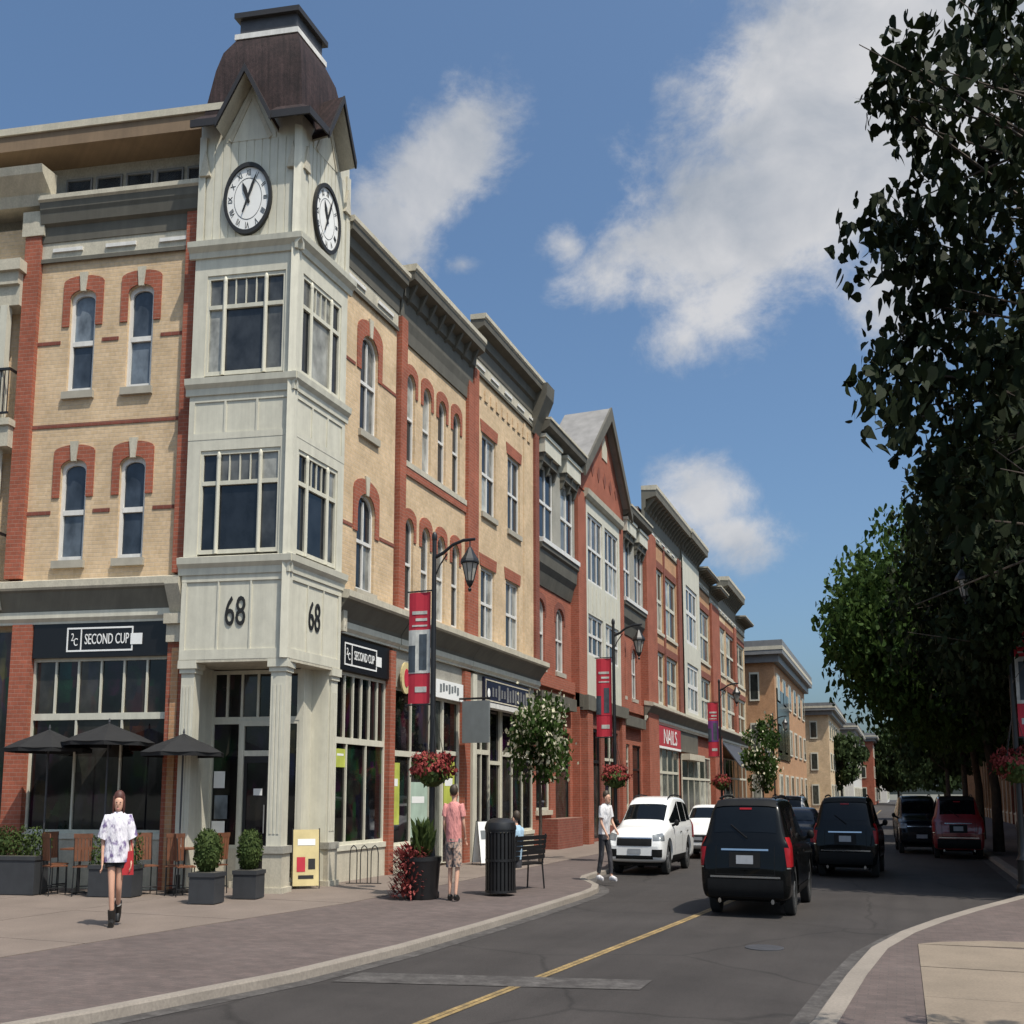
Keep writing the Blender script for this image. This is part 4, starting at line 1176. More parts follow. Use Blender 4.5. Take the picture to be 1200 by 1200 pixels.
def wrinkled(name):
    m = MATS[name]; N, L = m.node_tree.nodes, m.node_tree.links; b = N['Principled BSDF']
    v = objcoord(N, L)
    mp = N.new('ShaderNodeMapping'); mp.inputs['Scale'].default_value = (1.0, 1.0, .45); mp.inputs['Rotation'].default_value = (.2, .5, 0); L.new(v, mp.inputs[0])
    bump(N, L, b, noise(N, L, mp.outputs[0], 9, 3, .5), .9, .06)
for n_ in ('tee_tiedye', 'shorts_pattern', 'shirt_pink', 'cloth_white', 'cloth_blue', 'cloth_dark'): wrinkled(n_)
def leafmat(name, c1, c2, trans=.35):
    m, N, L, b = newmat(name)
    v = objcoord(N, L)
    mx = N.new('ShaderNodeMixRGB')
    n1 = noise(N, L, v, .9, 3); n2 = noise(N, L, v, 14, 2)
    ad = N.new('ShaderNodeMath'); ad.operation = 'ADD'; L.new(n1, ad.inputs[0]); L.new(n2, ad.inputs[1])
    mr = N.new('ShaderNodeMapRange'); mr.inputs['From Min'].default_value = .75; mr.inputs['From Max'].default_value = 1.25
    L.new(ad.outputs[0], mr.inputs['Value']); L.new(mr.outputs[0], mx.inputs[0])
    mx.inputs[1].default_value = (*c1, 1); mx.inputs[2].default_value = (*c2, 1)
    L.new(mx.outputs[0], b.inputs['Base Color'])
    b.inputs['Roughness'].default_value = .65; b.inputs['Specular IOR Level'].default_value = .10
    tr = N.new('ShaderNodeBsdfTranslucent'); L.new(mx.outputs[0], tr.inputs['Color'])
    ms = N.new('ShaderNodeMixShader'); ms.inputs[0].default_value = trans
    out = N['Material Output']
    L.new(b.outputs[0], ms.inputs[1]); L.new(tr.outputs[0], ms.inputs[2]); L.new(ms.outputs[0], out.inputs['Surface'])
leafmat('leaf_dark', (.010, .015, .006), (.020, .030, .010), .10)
leafmat('leaf_mid', (.022, .050, .012), (.070, .115, .028), .35)
leafmat('leaf_shrub', (.025, .045, .014), (.085, .115, .035), .2)
leafmat('leaf_red', (.16, .035, .035), (.32, .085, .075), .2)
leafmat('petal_red', (.16, .022, .024), (.34, .075, .065), .2)
leafmat('petal_white', (.55, .52, .36), (.72, .68, .52), .3)
leafmat('leaf_far', (.020, .034, .014), (.045, .065, .022), .15)

# ================================================================ vehicles
from mathutils.bvhtree import BVHTree
def car(name, label, paint, st, wheels, L, kind, group=None):
    """st: stations (y, z_bottom, z_belt, z_top, half width, half width at roof); rear at y = 0, nose at y = L"""
    root = thing(name, label, 'car', group=group)
    st = [st[0]] + [(st[0][0] + .012, *st[0][1:])] + st[1:-1] + [(st[-1][0] - .012, *st[-1][1:])] + [st[-1]]
    def sec(s):
        y, zb, zl, zt, w, wt = s
        h = [(w * .80, zb), (w * .97, zb + .03), (w * 1.005, zb + (zl - zb) * .40), (w * 1.0, zl - .10), (w * .985, zl - .015), (w * .955, zl + .02), (wt * 1.02, zt - .07), (wt * .93, zt - .015), (wt * .60, zt + .006)]
        return [(x, y, z) for x, z in h] + [(-x, y, z) for x, z in h[::-1]]
    mb = MB(); n = 18
    for s in st: mb.v += sec(s)
    for k in range(len(st) - 1):
        for t in range(n):
            u = (t + 1) % n
            mb.f.append((k*n + t, (k+1)*n + t, (k+1)*n + u, k*n + u)); mb.m.append(0)
    for o_, rev in ((0, False), ((len(st)-1)*n, True)):
        for q in range(8):
            f_ = (o_ + q, o_ + q + 1, o_ + n - 2 - q, o_ + n - 1 - q)
            mb.f.append(f_[::-1] if rev else f_); mb.m.append(0)
    me = mb.mesh('body', [paint])
    bm = bmesh.new(); bm.from_mesh(me); bmesh.ops.recalc_face_normals(bm, faces=bm.faces); bm.to_mesh(me); bm.free()
    tmp = bpy.data.objects.new('tmp', me); COL.objects.link(tmp)
    su = tmp.modifiers.new('s', 'SUBSURF'); su.levels = 2; su.render_levels = 2
    dg = bpy.context.evaluated_depsgraph_get()
    sm = bpy.data.meshes.new_from_object(tmp.evaluated_get(dg))
    bvh = BVHTree.FromPolygons([v.co.copy() for v in sm.vertices], [tuple(p.vertices) for p in sm.polygons])
    W = max(s[4] for s in st)
    cutters = []
    for (wy, wr) in wheels:
        for sg in (-1, 1):
            c = MB(); nn = 28
            x0, x1 = (W - .34, W + .3) if sg > 0 else (-W - .3, -W + .34)
            c.prism([(wy + (wr + .06) * cos(2*pi*k/nn), wr + (wr + .06) * sin(2*pi*k/nn)) for k in range(nn)], x0, x1, 'x')
            cm = c.mesh('cut', ['plastic_black'])
            b2 = bmesh.new(); b2.from_mesh(cm); bmesh.ops.recalc_face_normals(b2, faces=b2.faces); b2.to_mesh(cm); b2.free()
            co = bpy.data.objects.new('cut', cm); COL.objects.link(co); cutters.append(co)
            bo = tmp.modifiers.new('w', 'BOOLEAN'); bo.operation = 'DIFFERENCE'; bo.object = co; bo.solver = 'EXACT'
    dg = bpy.context.evaluated_depsgraph_get()
    res = bpy.data.meshes.new_from_object(tmp.evaluated_get(dg))
    for o in [tmp] + cutters: COL.objects.unlink(o); bpy.data.objects.remove(o)
    res.materials.clear(); res.materials.append(MATS[paint])
    body = put('body', res, root, smooth=40)
    for (wy, wr) in wheels:        # dark arch linings
        for sg in (-1, 1):
            x = sg * (W - .33)
            MB().box(min(x, x + sg * .02), max(x, x + sg * .02), wy - wr, wy + wr, .15, wr * 2 + .04).build('arch_lining', 'plastic_black', root)
    class K: pass
    K.L, K.W, K.root, K.body = L, W, root, body
    def grid(nm, mat, P, par):
        m = MB(); nu, nv = len(P), len(P[0])
        for r_ in P: m.v += [tuple(p) for p in r_]
        for i in range(nu - 1):
            for j in range(nv - 1):
                m.f.append((i*nv + j, i*nv + j + 1, (i+1)*nv + j + 1, (i+1)*nv + j)); m.m.append(0)
        return m.build(nm, mat, par, smooth=40)
    def skin_pt(o, d, off):
        h = bvh.ray_cast(Vector(o), Vector(d).normalized())
        if h[0] is None: h = bvh.find_nearest(Vector(o) + Vector(d) * .5)
        return h[0] + h[1] * off
    def rays(nm, mat, R, z0, z1, nz=4, off=.008, par=None, dz=None):
        """R: plan rays (x, y, dx, dy); a skin-tight strip between two heights"""
        P = []
        for i, (x, y, dx, dy) in enumerate(R):
            lo, hi = (z0, z1) if dz is None else (z0 + dz[0] * i / (len(R) - 1), z1 + dz[1] * i / (len(R) - 1))
            P.append([skin_pt((x, y, lo + (hi - lo) * j / nz), (dx, dy, 0), off) for j in range(nz + 1)])
        return grid(nm, mat, P, par or root)
    K.rays = rays
    K.rear = lambda a, b, n_=9: [(a + (b - a) * i / (n_ - 1), -1, 0, 1) for i in range(n_)]
    K.front = lambda a, b, n_=9: [(a + (b - a) * i / (n_ - 1), L + 1, 0, -1) for i in range(n_)]
    def wrap(sg, t0, t1, front=False, n_=8):
        out = []
        for i in range(n_):
            t = radians(t0 + (t1 - t0) * i / (n_ - 1)); tx, ty = sg * .45, (L - .55 if front else .55)
            dx, dy = sg * sin(t), (cos(t) if front else -cos(t))
            out.append((tx + 2 * dx, ty + 2 * dy, -dx, -dy))
        return out
    K.wrap = wrap
    def side(sg, y0, y1, n_=8): return [(sg * 2, y0 + (y1 - y0) * i / (n_ - 1), -sg, 0) for i in range(n_)]
    K.side = side
    def top(nm, mat, y0, y1, x0, x1, ny=7, nx=9, off=.008, taper=1.0, rise=None):
        """skin-tight panel seen from above (screens, roof panels)"""
        P = []
        for i in range(ny + 1):
            y = y0 + (y1 - y0) * i / ny; k = 1 + (taper - 1) * i / ny
            P.append([skin_pt((x0 * k + (x1 - x0) * k * j / nx, y, 3), (0, 0, -1), off) for j in range(nx + 1)])
        return grid(nm, mat, P, root)
    K.top = top
    def glass(nm, sg, y0, y1, zt0, zt1, z_lo, n_=8):
        """side window: bottom edge at z_lo, top edge running from zt0 to zt1"""
        P = []
        for i in range(n_):
            y = y0 + (y1 - y0) * i / (n_ - 1); zt = zt0 + (zt1 - zt0) * i / (n_ - 1)
            P.append([skin_pt((sg * 2, y, z_lo + (zt - z_lo) * j / 4), (-sg, 0, 0), .008) for j in range(5)])
        return grid(nm, 'car_glass', P, root)
    K.glass = glass; K.pt = skin_pt
    kind(K)
    for (wy, wr) in wheels:
        for sg in (-1, 1):
            nn = 28; x1 = sg * (W - .02); x0 = sg * (W - .25)
            ci = lambda r: [(wy + r * cos(2*pi*k/nn), wr + r * sin(2*pi*k/nn)) for k in range(nn)]
            m = MB()
            for r0, r1, xa, xb in ((wr, wr * .70, x0, x1 - sg * .02),):
                A, B = ci(r0), ci(r1); i = len(m.v)
                for ring_, x in ((A, xa), (A, xb - sg * .02), ([(a*.94 + wy*.06, b*.94 + wr*.06) for a, b in A], xb), (B, xb), (B, xa)):
                    m.v += [(x, a, b) for a, b in ring_]
                for q in range(5):
                    w_ = (q + 1) % 5
                    for t in range(nn):
                        u = (t + 1) % nn
                        m.f.append((i + q*nn + t, i + q*nn + u, i + w_*nn + u, i + w_*nn + t)); m.m.append(0)
            wh = m.build('wheel', 'tyre', root, smooth=30)
            r_ = MB(); r_.prism(ci(wr * .70), *sorted((x1 - sg * .10, x1 - sg * .07)), 'x')
            r_.build('hub', 'dark_grey_metal', wh)
            sp_ = MB()
            for k in range(5):
                a = 2 * pi * k / 5 + .3
                d, e = (cos(a), sin(a)), (-sin(a), cos(a))
                poly = [(wy + d[0]*rr + e[0]*ww, wr + d[1]*rr + e[1]*ww) for rr, ww in ((.03, .05), (wr*.69, .035), (wr*.69, -.035), (.03, -.05))]
                sp_.prism(poly, *sorted((x1 - sg * .07, x1 - sg * .045)), 'x')
            sp_.prism([(wy + .06 * cos(k), wr + .06 * sin(k)) for k in np.linspace(0, 2*pi, 12, endpoint=False)], *sorted((x1 - sg*.07, x1 - sg*.04)), 'x')
            sp_.build('rim', 'alloy', wh)
    return root
SUV = [(0, .36, .66, .70, .86, .78), (.05, .28, .88, .93, .93, .84), (.10, .25, 1.0, 1.07, .95, .83), (.13, .24, 1.03, 1.12, .955, .81),
       (.40, .23, 1.05, 1.585, .955, .72), (.52, .23, 1.05, 1.64, .955, .725), (1.2, .23, 1.04, 1.675, .955, .735), (2.1, .23, 1.02, 1.68, .955, .735), (2.75, .23, 1.0, 1.61, .955, .70),
       (3.62, .24, .98, 1.07, .955, .76), (4.25, .25, .92, 1.02, .945, .76), (4.58, .27, .84, .94, .92, .72), (4.74, .30, .74, .82, .87, .66), (4.80, .36, .62, .67, .80, .60)]
SEDAN = [(0, .42, .64, .68, .80, .68), (.06, .32, .82, .88, .88, .74), (.16, .26, .92, .99, .90, .74), (.55, .24, .95, 1.06, .91, .74), (.75, .24, .95, 1.10, .91, .72),
         (1.35, .22, .95, 1.38, .91, .60), (1.9, .22, .94, 1.44, .91, .62), (2.5, .22, .93, 1.42, .91, .61), (3.35, .22, .91, .98, .91, .70), (4.1, .24, .82, .90, .89, .68), (4.5, .28, .72, .80, .84, .60), (4.62, .36, .62, .66, .74, .5)]
def suv_kit(K):
    root, L, W = K.root, K.L, K.W
    K.top('rear_window', 'car_glass', .17, .43, -.66, .66, taper=.97)
    K.top('windscreen', 'car_glass', 2.86, 3.54, -.66, .66, taper=1.06)
    for sg in (1, -1):
        K.glass('side_window', sg, .50, 1.02, 1.48, 1.54, 1.12)
        K.glass('side_window', sg, 1.10, 1.92, 1.54, 1.56, 1.10)
        K.glass('side_window', sg, 2.00, 3.28, 1.56, 1.16, 1.09)
        K.rays('sill_cladding', 'plastic_black', K.side(sg, 1.45, 3.38), .26, .40, 3, .012)
        K.rays('tail_lamp', 'tail_red', K.wrap(sg, 39, 72), .72, .98, 4, .014)
        K.rays('tail_lamp', 'tail_red', K.wrap(sg, 46, 70), .98, 1.12, 3, .014)
        K.rays('lamp_trim', 'chrome', K.wrap(sg, 39, 60), .695, .712, 1, .016)
        MB().tube([(sg*.56, .05, .235), (sg*.56, .3, .235)], .035, 10).build('exhaust_tip', 'chrome', root)
        m = MB().ball((sg * (W + .09), 3.18, 1.10), (.085, .055, .07)); m.tube([(sg*(W - .10), 3.22, 1.02), (sg*(W + .05), 3.2, 1.07)], .03)
        m.build('wing_mirror', 'plastic_black', root, smooth=40)
        K.rays('head_lamp', 'headlight', K.wrap(sg, 18, 66, True), .74, .86, 3, .012, dz=(.0, .03))
        K.rays('fog_lamp', 'plastic_black', K.wrap(sg, 14, 46, True), .40, .56, 3, .012)
        for y in (1.08, 2.12): K.rays('door_handle', 'plastic_black', K.side(sg, y, y + .17, 3), .87, .90, 1, .022)
        for y in (1.96, 3.05): K.rays('door_seam', 'plastic_black', K.side(sg, y, y + .014, 2), .36, 1.0, 5, .003)
        p = [K.pt((sg * .60, y, 3), (0, 0, -1), .045) for y in (.62, .9, 1.5, 2.1, 2.55)]
        MB().tube(p, .018, 6).build('roof_rail', 'plastic_black', root, smooth=40)
    K.rays('rear_bumper', 'plastic_black', K.rear(-.80, .80, 13), .30, .54, 4, .012)
    K.rays('bumper_strip', 'chrome', K.rear(-.74, .74, 13), .56, .585, 1, .014)
    K.rays('tailgate_strip', 'chrome', K.rear(-.50, .50), .935, .96, 1, .012)
    K.rays('plate_recess', 'plastic_black', K.rear(-.33, .33), .70, .915, 2, .008)
    K.rays('number_plate', 'plate_white', K.rear(-.18, .18, 4), .75, .87, 2, .014)
    for x in (-.62, .62): K.rays('tailgate_seam', 'plastic_black', K.rear(x, x + .012, 2), .60, 1.0, 4, .004)
    K.rays('tailgate_seam', 'plastic_black', K.rear(-.62, .62), .600, .612, 1, .004)
    K.top('spoiler', 'plastic_black', .40, .60, -.64, .64, 3, 9, .028)
    K.rays('brake_lamp', 'tail_red', K.rear(-.13, .13, 3), 1.50, 1.525, 1, .022)
    a_ = K.pt((.05, -1, 1.10), (0, 1, 0), .03); b_ = K.pt((-.30, -1, 1.28), (0, 1, 0), .03)
    MB().tube([a_, b_], .011, 6).build('wiper', 'plastic_black', root)
    K.rays('grille', 'plastic_black', K.front(-.58, .58, 13), .63, .78, 3, .012)
    K.rays('grille_bar', 'chrome', K.front(-.58, .58, 13), .78, .80, 1, .016)
    K.rays('lower_grille', 'plastic_black', K.front(-.62, .62, 13), .36, .43, 2, .012)
    K.rays('number_plate', 'plate_white', K.front(-.22, .22, 4), .46, .57, 2, .016)
    MB().box(-.76, .76, .6, 4.4, .20, .32).build('floor_pan', 'plastic_black', root)
def sedan_kit(K):
    root, L, W = K.root, K.L, K.W
    K.top('rear_window', 'car_glass', .84, 1.30, -.58, .58, taper=.92)
    K.top('windscreen', 'car_glass', 2.56, 3.26, -.56, .56, taper=1.08)
    for sg in (1, -1):
        K.glass('side_window', sg, 1.18, 1.86, 1.26, 1.34, 1.0)
        K.glass('side_window', sg, 1.94, 3.0, 1.34, 1.05, .99)
        K.rays('tail_lamp', 'tail_red', K.wrap(sg, 10, 62), .70, .84, 3, .012)
        m = MB().ball((sg * (W + .08), 2.95, 1.0), (.08, .05, .06)); m.tube([(sg*(W - .10), 2.97, .95), (sg*(W + .05), 2.96, .98)], .025)
        m.build('wing_mirror', 'plastic_black', root, smooth=40)
        K.rays('head_lamp', 'headlight', K.wrap(sg, 16, 60, True), .64, .76, 3, .012)
        K.rays('door_seam', 'plastic_black', K.side(sg, 1.9, 1.914, 2), .36, .92, 4, .003)
    K.rays('number_plate', 'plate_white', K.rear(-.18, .18, 4), .70, .81, 2, .014)
    K.rays('rear_bumper', 'plastic_black', K.rear(-.70, .70, 11), .32, .46, 3, .010)
    K.rays('grille', 'plastic_black', K.front(-.5, .5, 11), .46, .64, 3, .012)
    K.rays('number_plate', 'plate_white', K.front(-.2, .2, 4), .50, .59, 2, .02)
    MB().box(-.70, .70, .5, 4.2, .18, .30).build('floor_pan', 'plastic_black', root)
WH = ((.98, .365), (3.82, .365)); WS = ((.95, .325), (3.68, .325))
RZ = -.09
c1 = car('sport_utility_car', 'black sport utility car with red tail lamps driving away nearest the camera', 'paint_black', SUV, WH, 4.8, suv_kit)
place(c1, 11.72, .42, RZ, radians(-1.5))
c2 = car('sport_utility_car', 'second black sport utility car ahead in the right lane by the tree shadow', 'paint_black', SUV, WH, 4.8, suv_kit)
place(c2, 13.22, 11.6, RZ, radians(-2))
c3 = car('sport_utility_car', 'white sport utility car facing the camera at the left kerb', 'paint_white', SUV, WH, 4.8, suv_kit)
place(c3, 6.86, 15.1, RZ, pi + radians(-1))
c4 = car('sedan', 'white car parked behind the white sport utility car', 'paint_white', SEDAN, WS, 4.62, sedan_kit)
place(c4, 7.15, 23.8, RZ, pi)
c5 = car('sedan', 'dark blue car driving ahead of the nearest black sport utility car', 'paint_navy', SEDAN, WS, 4.62, sedan_kit)
place(c5, 11.55, 12.6, RZ, 0)
c6 = copy_tree(c3); c6['label'] = 'white car roof showing beyond the nearest black sport utility car'
place(c6, 10.1, 24.5, RZ, 0)
c7 = car('sport_utility_car', 'dark red car parked on the right under the street trees', 'paint_red', SUV, WH, 4.8, suv_kit)
place(c7, 17.02, 22.7, RZ, 0)
c8 = car('sport_utility_car', 'dark blue sport utility car left of the parked red car', 'paint_navy', SUV, WH, 4.8, suv_kit)
place(c8, 15.45, 30.6, RZ, pi + radians(3))
c9 = copy_tree(c5); c9['label'] = 'small dark car far down the street between the two lanes'
place(c9, 11.3, 44, RZ, 0)
c10 = copy_tree(c4); c10['label'] = 'distant white car parked far along the left kerb'
place(c10, 7.1, 46, RZ, pi)

# ================================================================ shop signs
def on(frame, x, y, z):
    """world plan point for a facade frame"""
    if frame == 'L': a, b = planL(x, y); return (a + .3, b, z)
    return (-y, x, z)
def letters(parent, txt, size, sx, x, z, y=-.03, mat='sign_white', name='lettering'):
    t = text_mb(txt, size, .012, sx)
    for i, (a, b, c) in enumerate(t.v): t.v[i] = (a + x, b + y, c + z)
    return t.build(name, mat, parent)
def cup_sign(loc, rz, w, bx0, bx1, label, s):
    r = thing('shop_sign', label, 'sign', loc, rz)
    MB().box(-w/2, w/2, -.03, .04, -.32, .32).build('board', 'sign_black', r)
    MB().ring(prof(bx0, bx1, -.22, .22), prof(bx0 + .035, bx1 - .035, -.19, .19), -.045, -.03).build('border', 'sign_white', r)
    xd = bx0 + (bx1 - bx0) * .21
    MB().box(xd, xd + .03, -.045, -.03, -.19, .19).build('divider', 'sign_white', r)
    letters(r, '2', .20, .9, (bx0 + xd) / 2 - .04, .04)
    letters(r, 'C', .20, .9, (bx0 + xd) / 2 + .06, -.05)
    letters(r, 'SECOND CUP', .27 * s, .78, xd + (bx1 - xd) * .50, -.005)
    MB().box(bx1 - .06, bx1 + .28, -.055, -.045, -.11, .09).build('tag', 'sign_white', r)
    return r
cup_sign(on('L', -5.53, YW - .02, 4.40), AL, 4.0, -.98, .98, 'long black coffee shop sign above the patio umbrellas on the side street', 1.0)
cup_sign(on('M', 4.32, -.02, 4.32), pi / 2, 3.35, -1.05, .85, 'shorter black coffee shop sign on the main street beside the number 68', .92)
s = thing('shop_sign', 'dark sign board with pale lettering on the tall cream building', 'sign', on('M', 16.3, -.02, 4.3), pi / 2)
MB().box(-2.6, 2.5, -.05, .06, -.33, .33).build('board', 'sign_navy', s)
MB().ring(prof(-2.5, 2.4, -.28, .28), prof(-2.46, 2.36, -.25, .25), -.065, -.05).build('border', 'cream_stone', s)
MB().ball((-2.2, -.07, -.08), (.13, .02, .13)).build('emblem', 'sign_white', s)
rr = random.Random(4)
for k in range(13):      # the lettering is too worn to read in the picture: pale strokes
    h = rr.uniform(.12, .22)
    MB().box(-1.8 + k * .31, -1.68 + k * .31 + rr.uniform(0, .06), -.068, -.05, -h, h * rr.uniform(.4, 1)).build('stroke', 'lead_grey', s)
MB().box(-2.75, 2.3, -.35, .06, -.48, -.36).build('ledge', 'white_paint', s)
s = thing('shop_sign', 'white shop sign panel with faint green lettering beside the first banner', 'sign', on('M', 10.5, -.02, 4.15), pi / 2)
MB().box(-1.1, 1.2, -.04, .06, -.3, .12).build('board', 'sign_white', s)
for k in range(7): MB().box(-.8 + k * .24, -.66 + k * .24, -.055, -.04, -.16 + .03 * (k % 3), .02 + .03 * (k % 2)).build('stroke', 'grey_panel', s)
s = thing('shop_sign', 'round yellow shop sign half hidden behind the first red banner', 'sign', on('M', 6.95, -.14, 4.1), pi / 2)
MB().prism([(.34 * cos(a), .34 * sin(a)) for a in np.linspace(0, 2*pi, 24, endpoint=False)], -.03, .03, 'y').build('board', 'board_yellow', s)
MB().prism([(.16 * cos(a), .2 * sin(a)) for a in np.linspace(0, 2*pi, 16, endpoint=False)], -.045, -.03, 'y').build('emblem', 'banner_red', s)
s = thing('hanging_sign', 'grey square blade sign projecting over the pavement beside the arched-window building', 'sign', on('M', 11.35, -.1, 3.35), 0)
MB().box(.1, 1.15, -.05, .05, -.5, .5).build('board', 'grey_panel', s)
MB().tube([(-.12, 0, .56), (1.2, 0, .56)], .025).tube([(.2, 0, .56), (.2, 0, .48)], .015).tube([(1.05, 0, .56), (1.05, 0, .48)], .015).build('bracket', 'black_metal', s)
s = thing('shop_sign', 'red shop sign with white capital letters on the long brick building', 'sign', on('M', 47.0, -.06, 4.15), pi / 2)
MB().box(-3.55, 3.55, -.06, .06, -.5, .5).build('board', 'sign_red', s)
letters(s, 'NAILS', .95, 1.75, 0, .02, -.07)
MB().box(-3.55, 3.55, -.075, -.06, -.5, -.40).build('rule', 'sign_white', s)

# ================================================================ street lamps, banners, hanging baskets
def street_lamp(label, x, y, arm=1, twin=False):
    r = thing('street_lamp', label, 'street lamp', (x, y, 0), 0, 'black lantern street lamps along the pavements')
    MB().lathe([(.20, 0), (.20, .08), (.15, .14), (.14, .5), (.16, .54), (.10, .62), (.075, .9)], n=12).build('base', 'black_metal', r, smooth=35)
    MB().tube([(0, 0, .85), (0, 0, 3.2), (0, 0, 5.85)], [.075, .068, .055], 12).ball((0, 0, 5.9), (.07, .07, .1)).build('pole', 'black_metal', r, smooth=35)
    for sg in ((arm, -arm) if twin else (arm,)):
        pts = [(0, 0, 5.55), (sg*.25, 0, 5.62), (sg*.5, 0, 5.74), (sg*.8, 0, 5.80), (sg*1.12, 0, 5.80)]
        a = MB().tube(pts, [.035, .033, .03, .028, .024], 8)
        a.tube([(0, 0, 5.2), (sg*.16, 0, 5.42), (sg*.36, 0, 5.60)], .016, 6)
        a.build('arm', 'black_metal', r, smooth=40)
        lx = sg * .98
        l = MB().lathe([(.012, .62), (.02, .58), (.05, .56), (.10, .50), (.17, .42), (.23, .36), (.25, .32), (.25, .30)], (lx, 0, 5.10), 8)
        lan = l.build('lantern', 'black_metal', r)
        MB().lathe([(.09, .0), (.20, .29)], (lx, 0, 5.10), 8).build('glass', 'lamp_glass', lan)
        f = MB()
        for k in range(8):
            an = 2*pi*k/8
            f.tube([(lx + .095*cos(an), .095*sin(an), 5.10), (lx + .208*cos(an), .208*sin(an), 5.40)], .011, 5)
        f.build('cage', 'black_metal', lan)
        f = MB().lathe([(.03, -.17), (.05, -.13), (.02, -.10), (.075, -.05), (.10, 0), (.09, .02)], (lx, 0, 5.10), 8)
        f.build('finial', 'black_metal', lan)
        MB().tube([(lx, 0, 5.68), (lx, 0, 5.80)], .015, 6).build('hanger', 'black_metal', lan)
    return r
def banner(label, x, y, z0, z1, side, art, w=.60):
    r = thing('banner', label, 'banner', (x, y, 0), 0, 'banners on the street lamps')
    h = z1 - z0
    xs = [side * (.09 + w * k / 6) for k in range(7)]
    def cloth(nm, mat, za, zb, a=0, b=6, dy=0.0):
        m = MB()
        for k in range(a, b):
            y0, y1 = .02 * sin(k * 1.1) - dy, .02 * sin((k + 1) * 1.1) - dy
            p = [(xs[k], y0), (xs[k+1], y1)]
            hexa(m, [(p[0][0], p[0][1] + .004, za), (p[0][0], p[0][1] - .004, za), (p[1][0], p[1][1] - .004, za), (p[1][0], p[1][1] + .004, za)],
                 [(p[0][0], p[0][1] + .004, zb), (p[0][0], p[0][1] - .004, zb), (p[1][0], p[1][1] - .004, zb), (p[1][0], p[1][1] + .004, zb)])
        return m.build(nm, mat, r)
    cloth('cloth', art[0], z0, z1)
    cloth('picture', art[1], z0 + h * .27, z0 + h * .66, 0, 6, .008)
    cloth('picture', art[2], z0 + h * .30, z0 + h * .62, 1, 3, .014)
    cloth('picture', art[2], z0 + h * .28, z0 + h * .52, 4, 6, .014)
    for k, (a, b) in enumerate(((.80, .83), (.74, .765), (.69, .705), (.10, .15))):
        cloth('print', 'banner_pale', z0 + h * a, z0 + h * b, 1, 5 - k % 2, .008)
    for z in (z0 - .02, z1 + .02): MB().tube([(0, 0, z), (side * (w + .14), 0, z)], .014, 6).build('rod', 'black_metal', r)
    return r
def blob_leaves(n, rx, ry, rz, size, rnd, fill=.35, cz=0, rough=.0):
    """leaf-sized faces through an ellipsoid, denser to the outside"""
    mb = MB(); ph = [rnd.uniform(0, 6) for _ in range(4)]
    for _ in range(n):
        v = Vector((rnd.gauss(0, 1), rnd.gauss(0, 1), rnd.gauss(0, 1))).normalized()
        q = rnd.uniform(fill, 1.0) ** .6
        q *= 1 + rough * (sin(5 * v.x + ph[0]) + sin(6 * v.y + ph[1]) + sin(7 * v.z + ph[2]) + sin(9 * v.x - 8 * v.z + ph[3])) * .6
        if rough > .15 and rnd.random() < .06: q *= rnd.uniform(1.05, 1.3)
        c = Vector((v.x * rx * q, v.y * ry * q, v.z * rz * q + cz))
        a = Vector((rnd.gauss(0, 1), rnd.gauss(0, 1), rnd.gauss(0, 1))).normalized()
        b = a.cross(v + Vector((.1, .2, .3))).normalized()
        s_ = size * rnd.uniform(.6, 1.3)
        mb.quad(c - a * s_, c + b * s_ * .55, c + a * s_, c - b * s_ * .55)
    return mb
def basket(label, x, y, z, rad, seed):
    rnd = random.Random(seed)
    r = thing('hanging_basket', label, 'flower basket', (x, y, z), 0, 'red flower baskets hung on the lamp posts')
    MB().lathe([(.12, -.32), (.30, -.24), (rad * .72, -.02), (rad * .74, .02)], n=16).build('bowl', 'leaf_shrub', r)
    blob_leaves(600, rad, rad, .24, .060, rnd, .5, -.06, .18).build('foliage', 'leaf_shrub', r)
    blob_leaves(1500, rad * 1.0, rad * 1.0, .24, .050, rnd, .5, .02, .18).build('flowers', 'petal_red', r)
    m = MB()
    for k in range(4):
        a = pi / 4 + k * pi / 2
        m.tube([(rad*.7*cos(a), rad*.7*sin(a), .05), (.06*cos(a), .06*sin(a), .85)], .008, 5)
    m.build('chain', 'black_metal', r)
    return r
RB = ('banner_red', 'banner_pale', 'banner_dark')
street_lamp('black street lamp with lantern in front of the arched-window building', 4.2, .6)
banner('tall red banner with pale figures on the nearest street lamp', 4.2, .6, 3.12, 4.98, -1, RB)
basket('red flower basket on the nearest lamp post beside the man in pink', 4.2, .6, 2.08, .50, 1)
street_lamp('black street lamp behind the white sport utility car', 5.05, 14.4)
banner('red banner on the lamp behind the white sport utility car', 5.05, 14.4, 3.05, 5.0, -1, ('banner_red', 'banner_red', 'banner_dark'))
basket('dark red flower basket above the white sport utility car', 5.05, 14.4, 2.1, .48, 2)
street_lamp('black street lamp near the end of the brick row', 5.4, 36)
banner('red and purple banner on the lamp near the end of the row', 5.4, 36, 3.05, 5.1, -1, ('banner_red', 'banner_purple', 'banner_dark'))
basket('far flower basket on the lamp near the end of the row', 5.4, 36, 2.1, .48, 3)
street_lamp('distant black street lamp in front of the ochre corner shop', 5.4, 62)
banner('small distant red banner in front of the ochre corner shop', 5.4, 62, 3.05, 5.0, -1, RB)
street_lamp('black street lamp on the right pavement under the trees', 17.75, 7.2, -1)
banner('red banner on the right lamp among the tree leaves', 17.75, 7.2, 2.62, 4.7, 1, RB, .5)
basket('bright red flower basket on the right lamp post', 17.75, 7.2, 2.15, .55, 4)

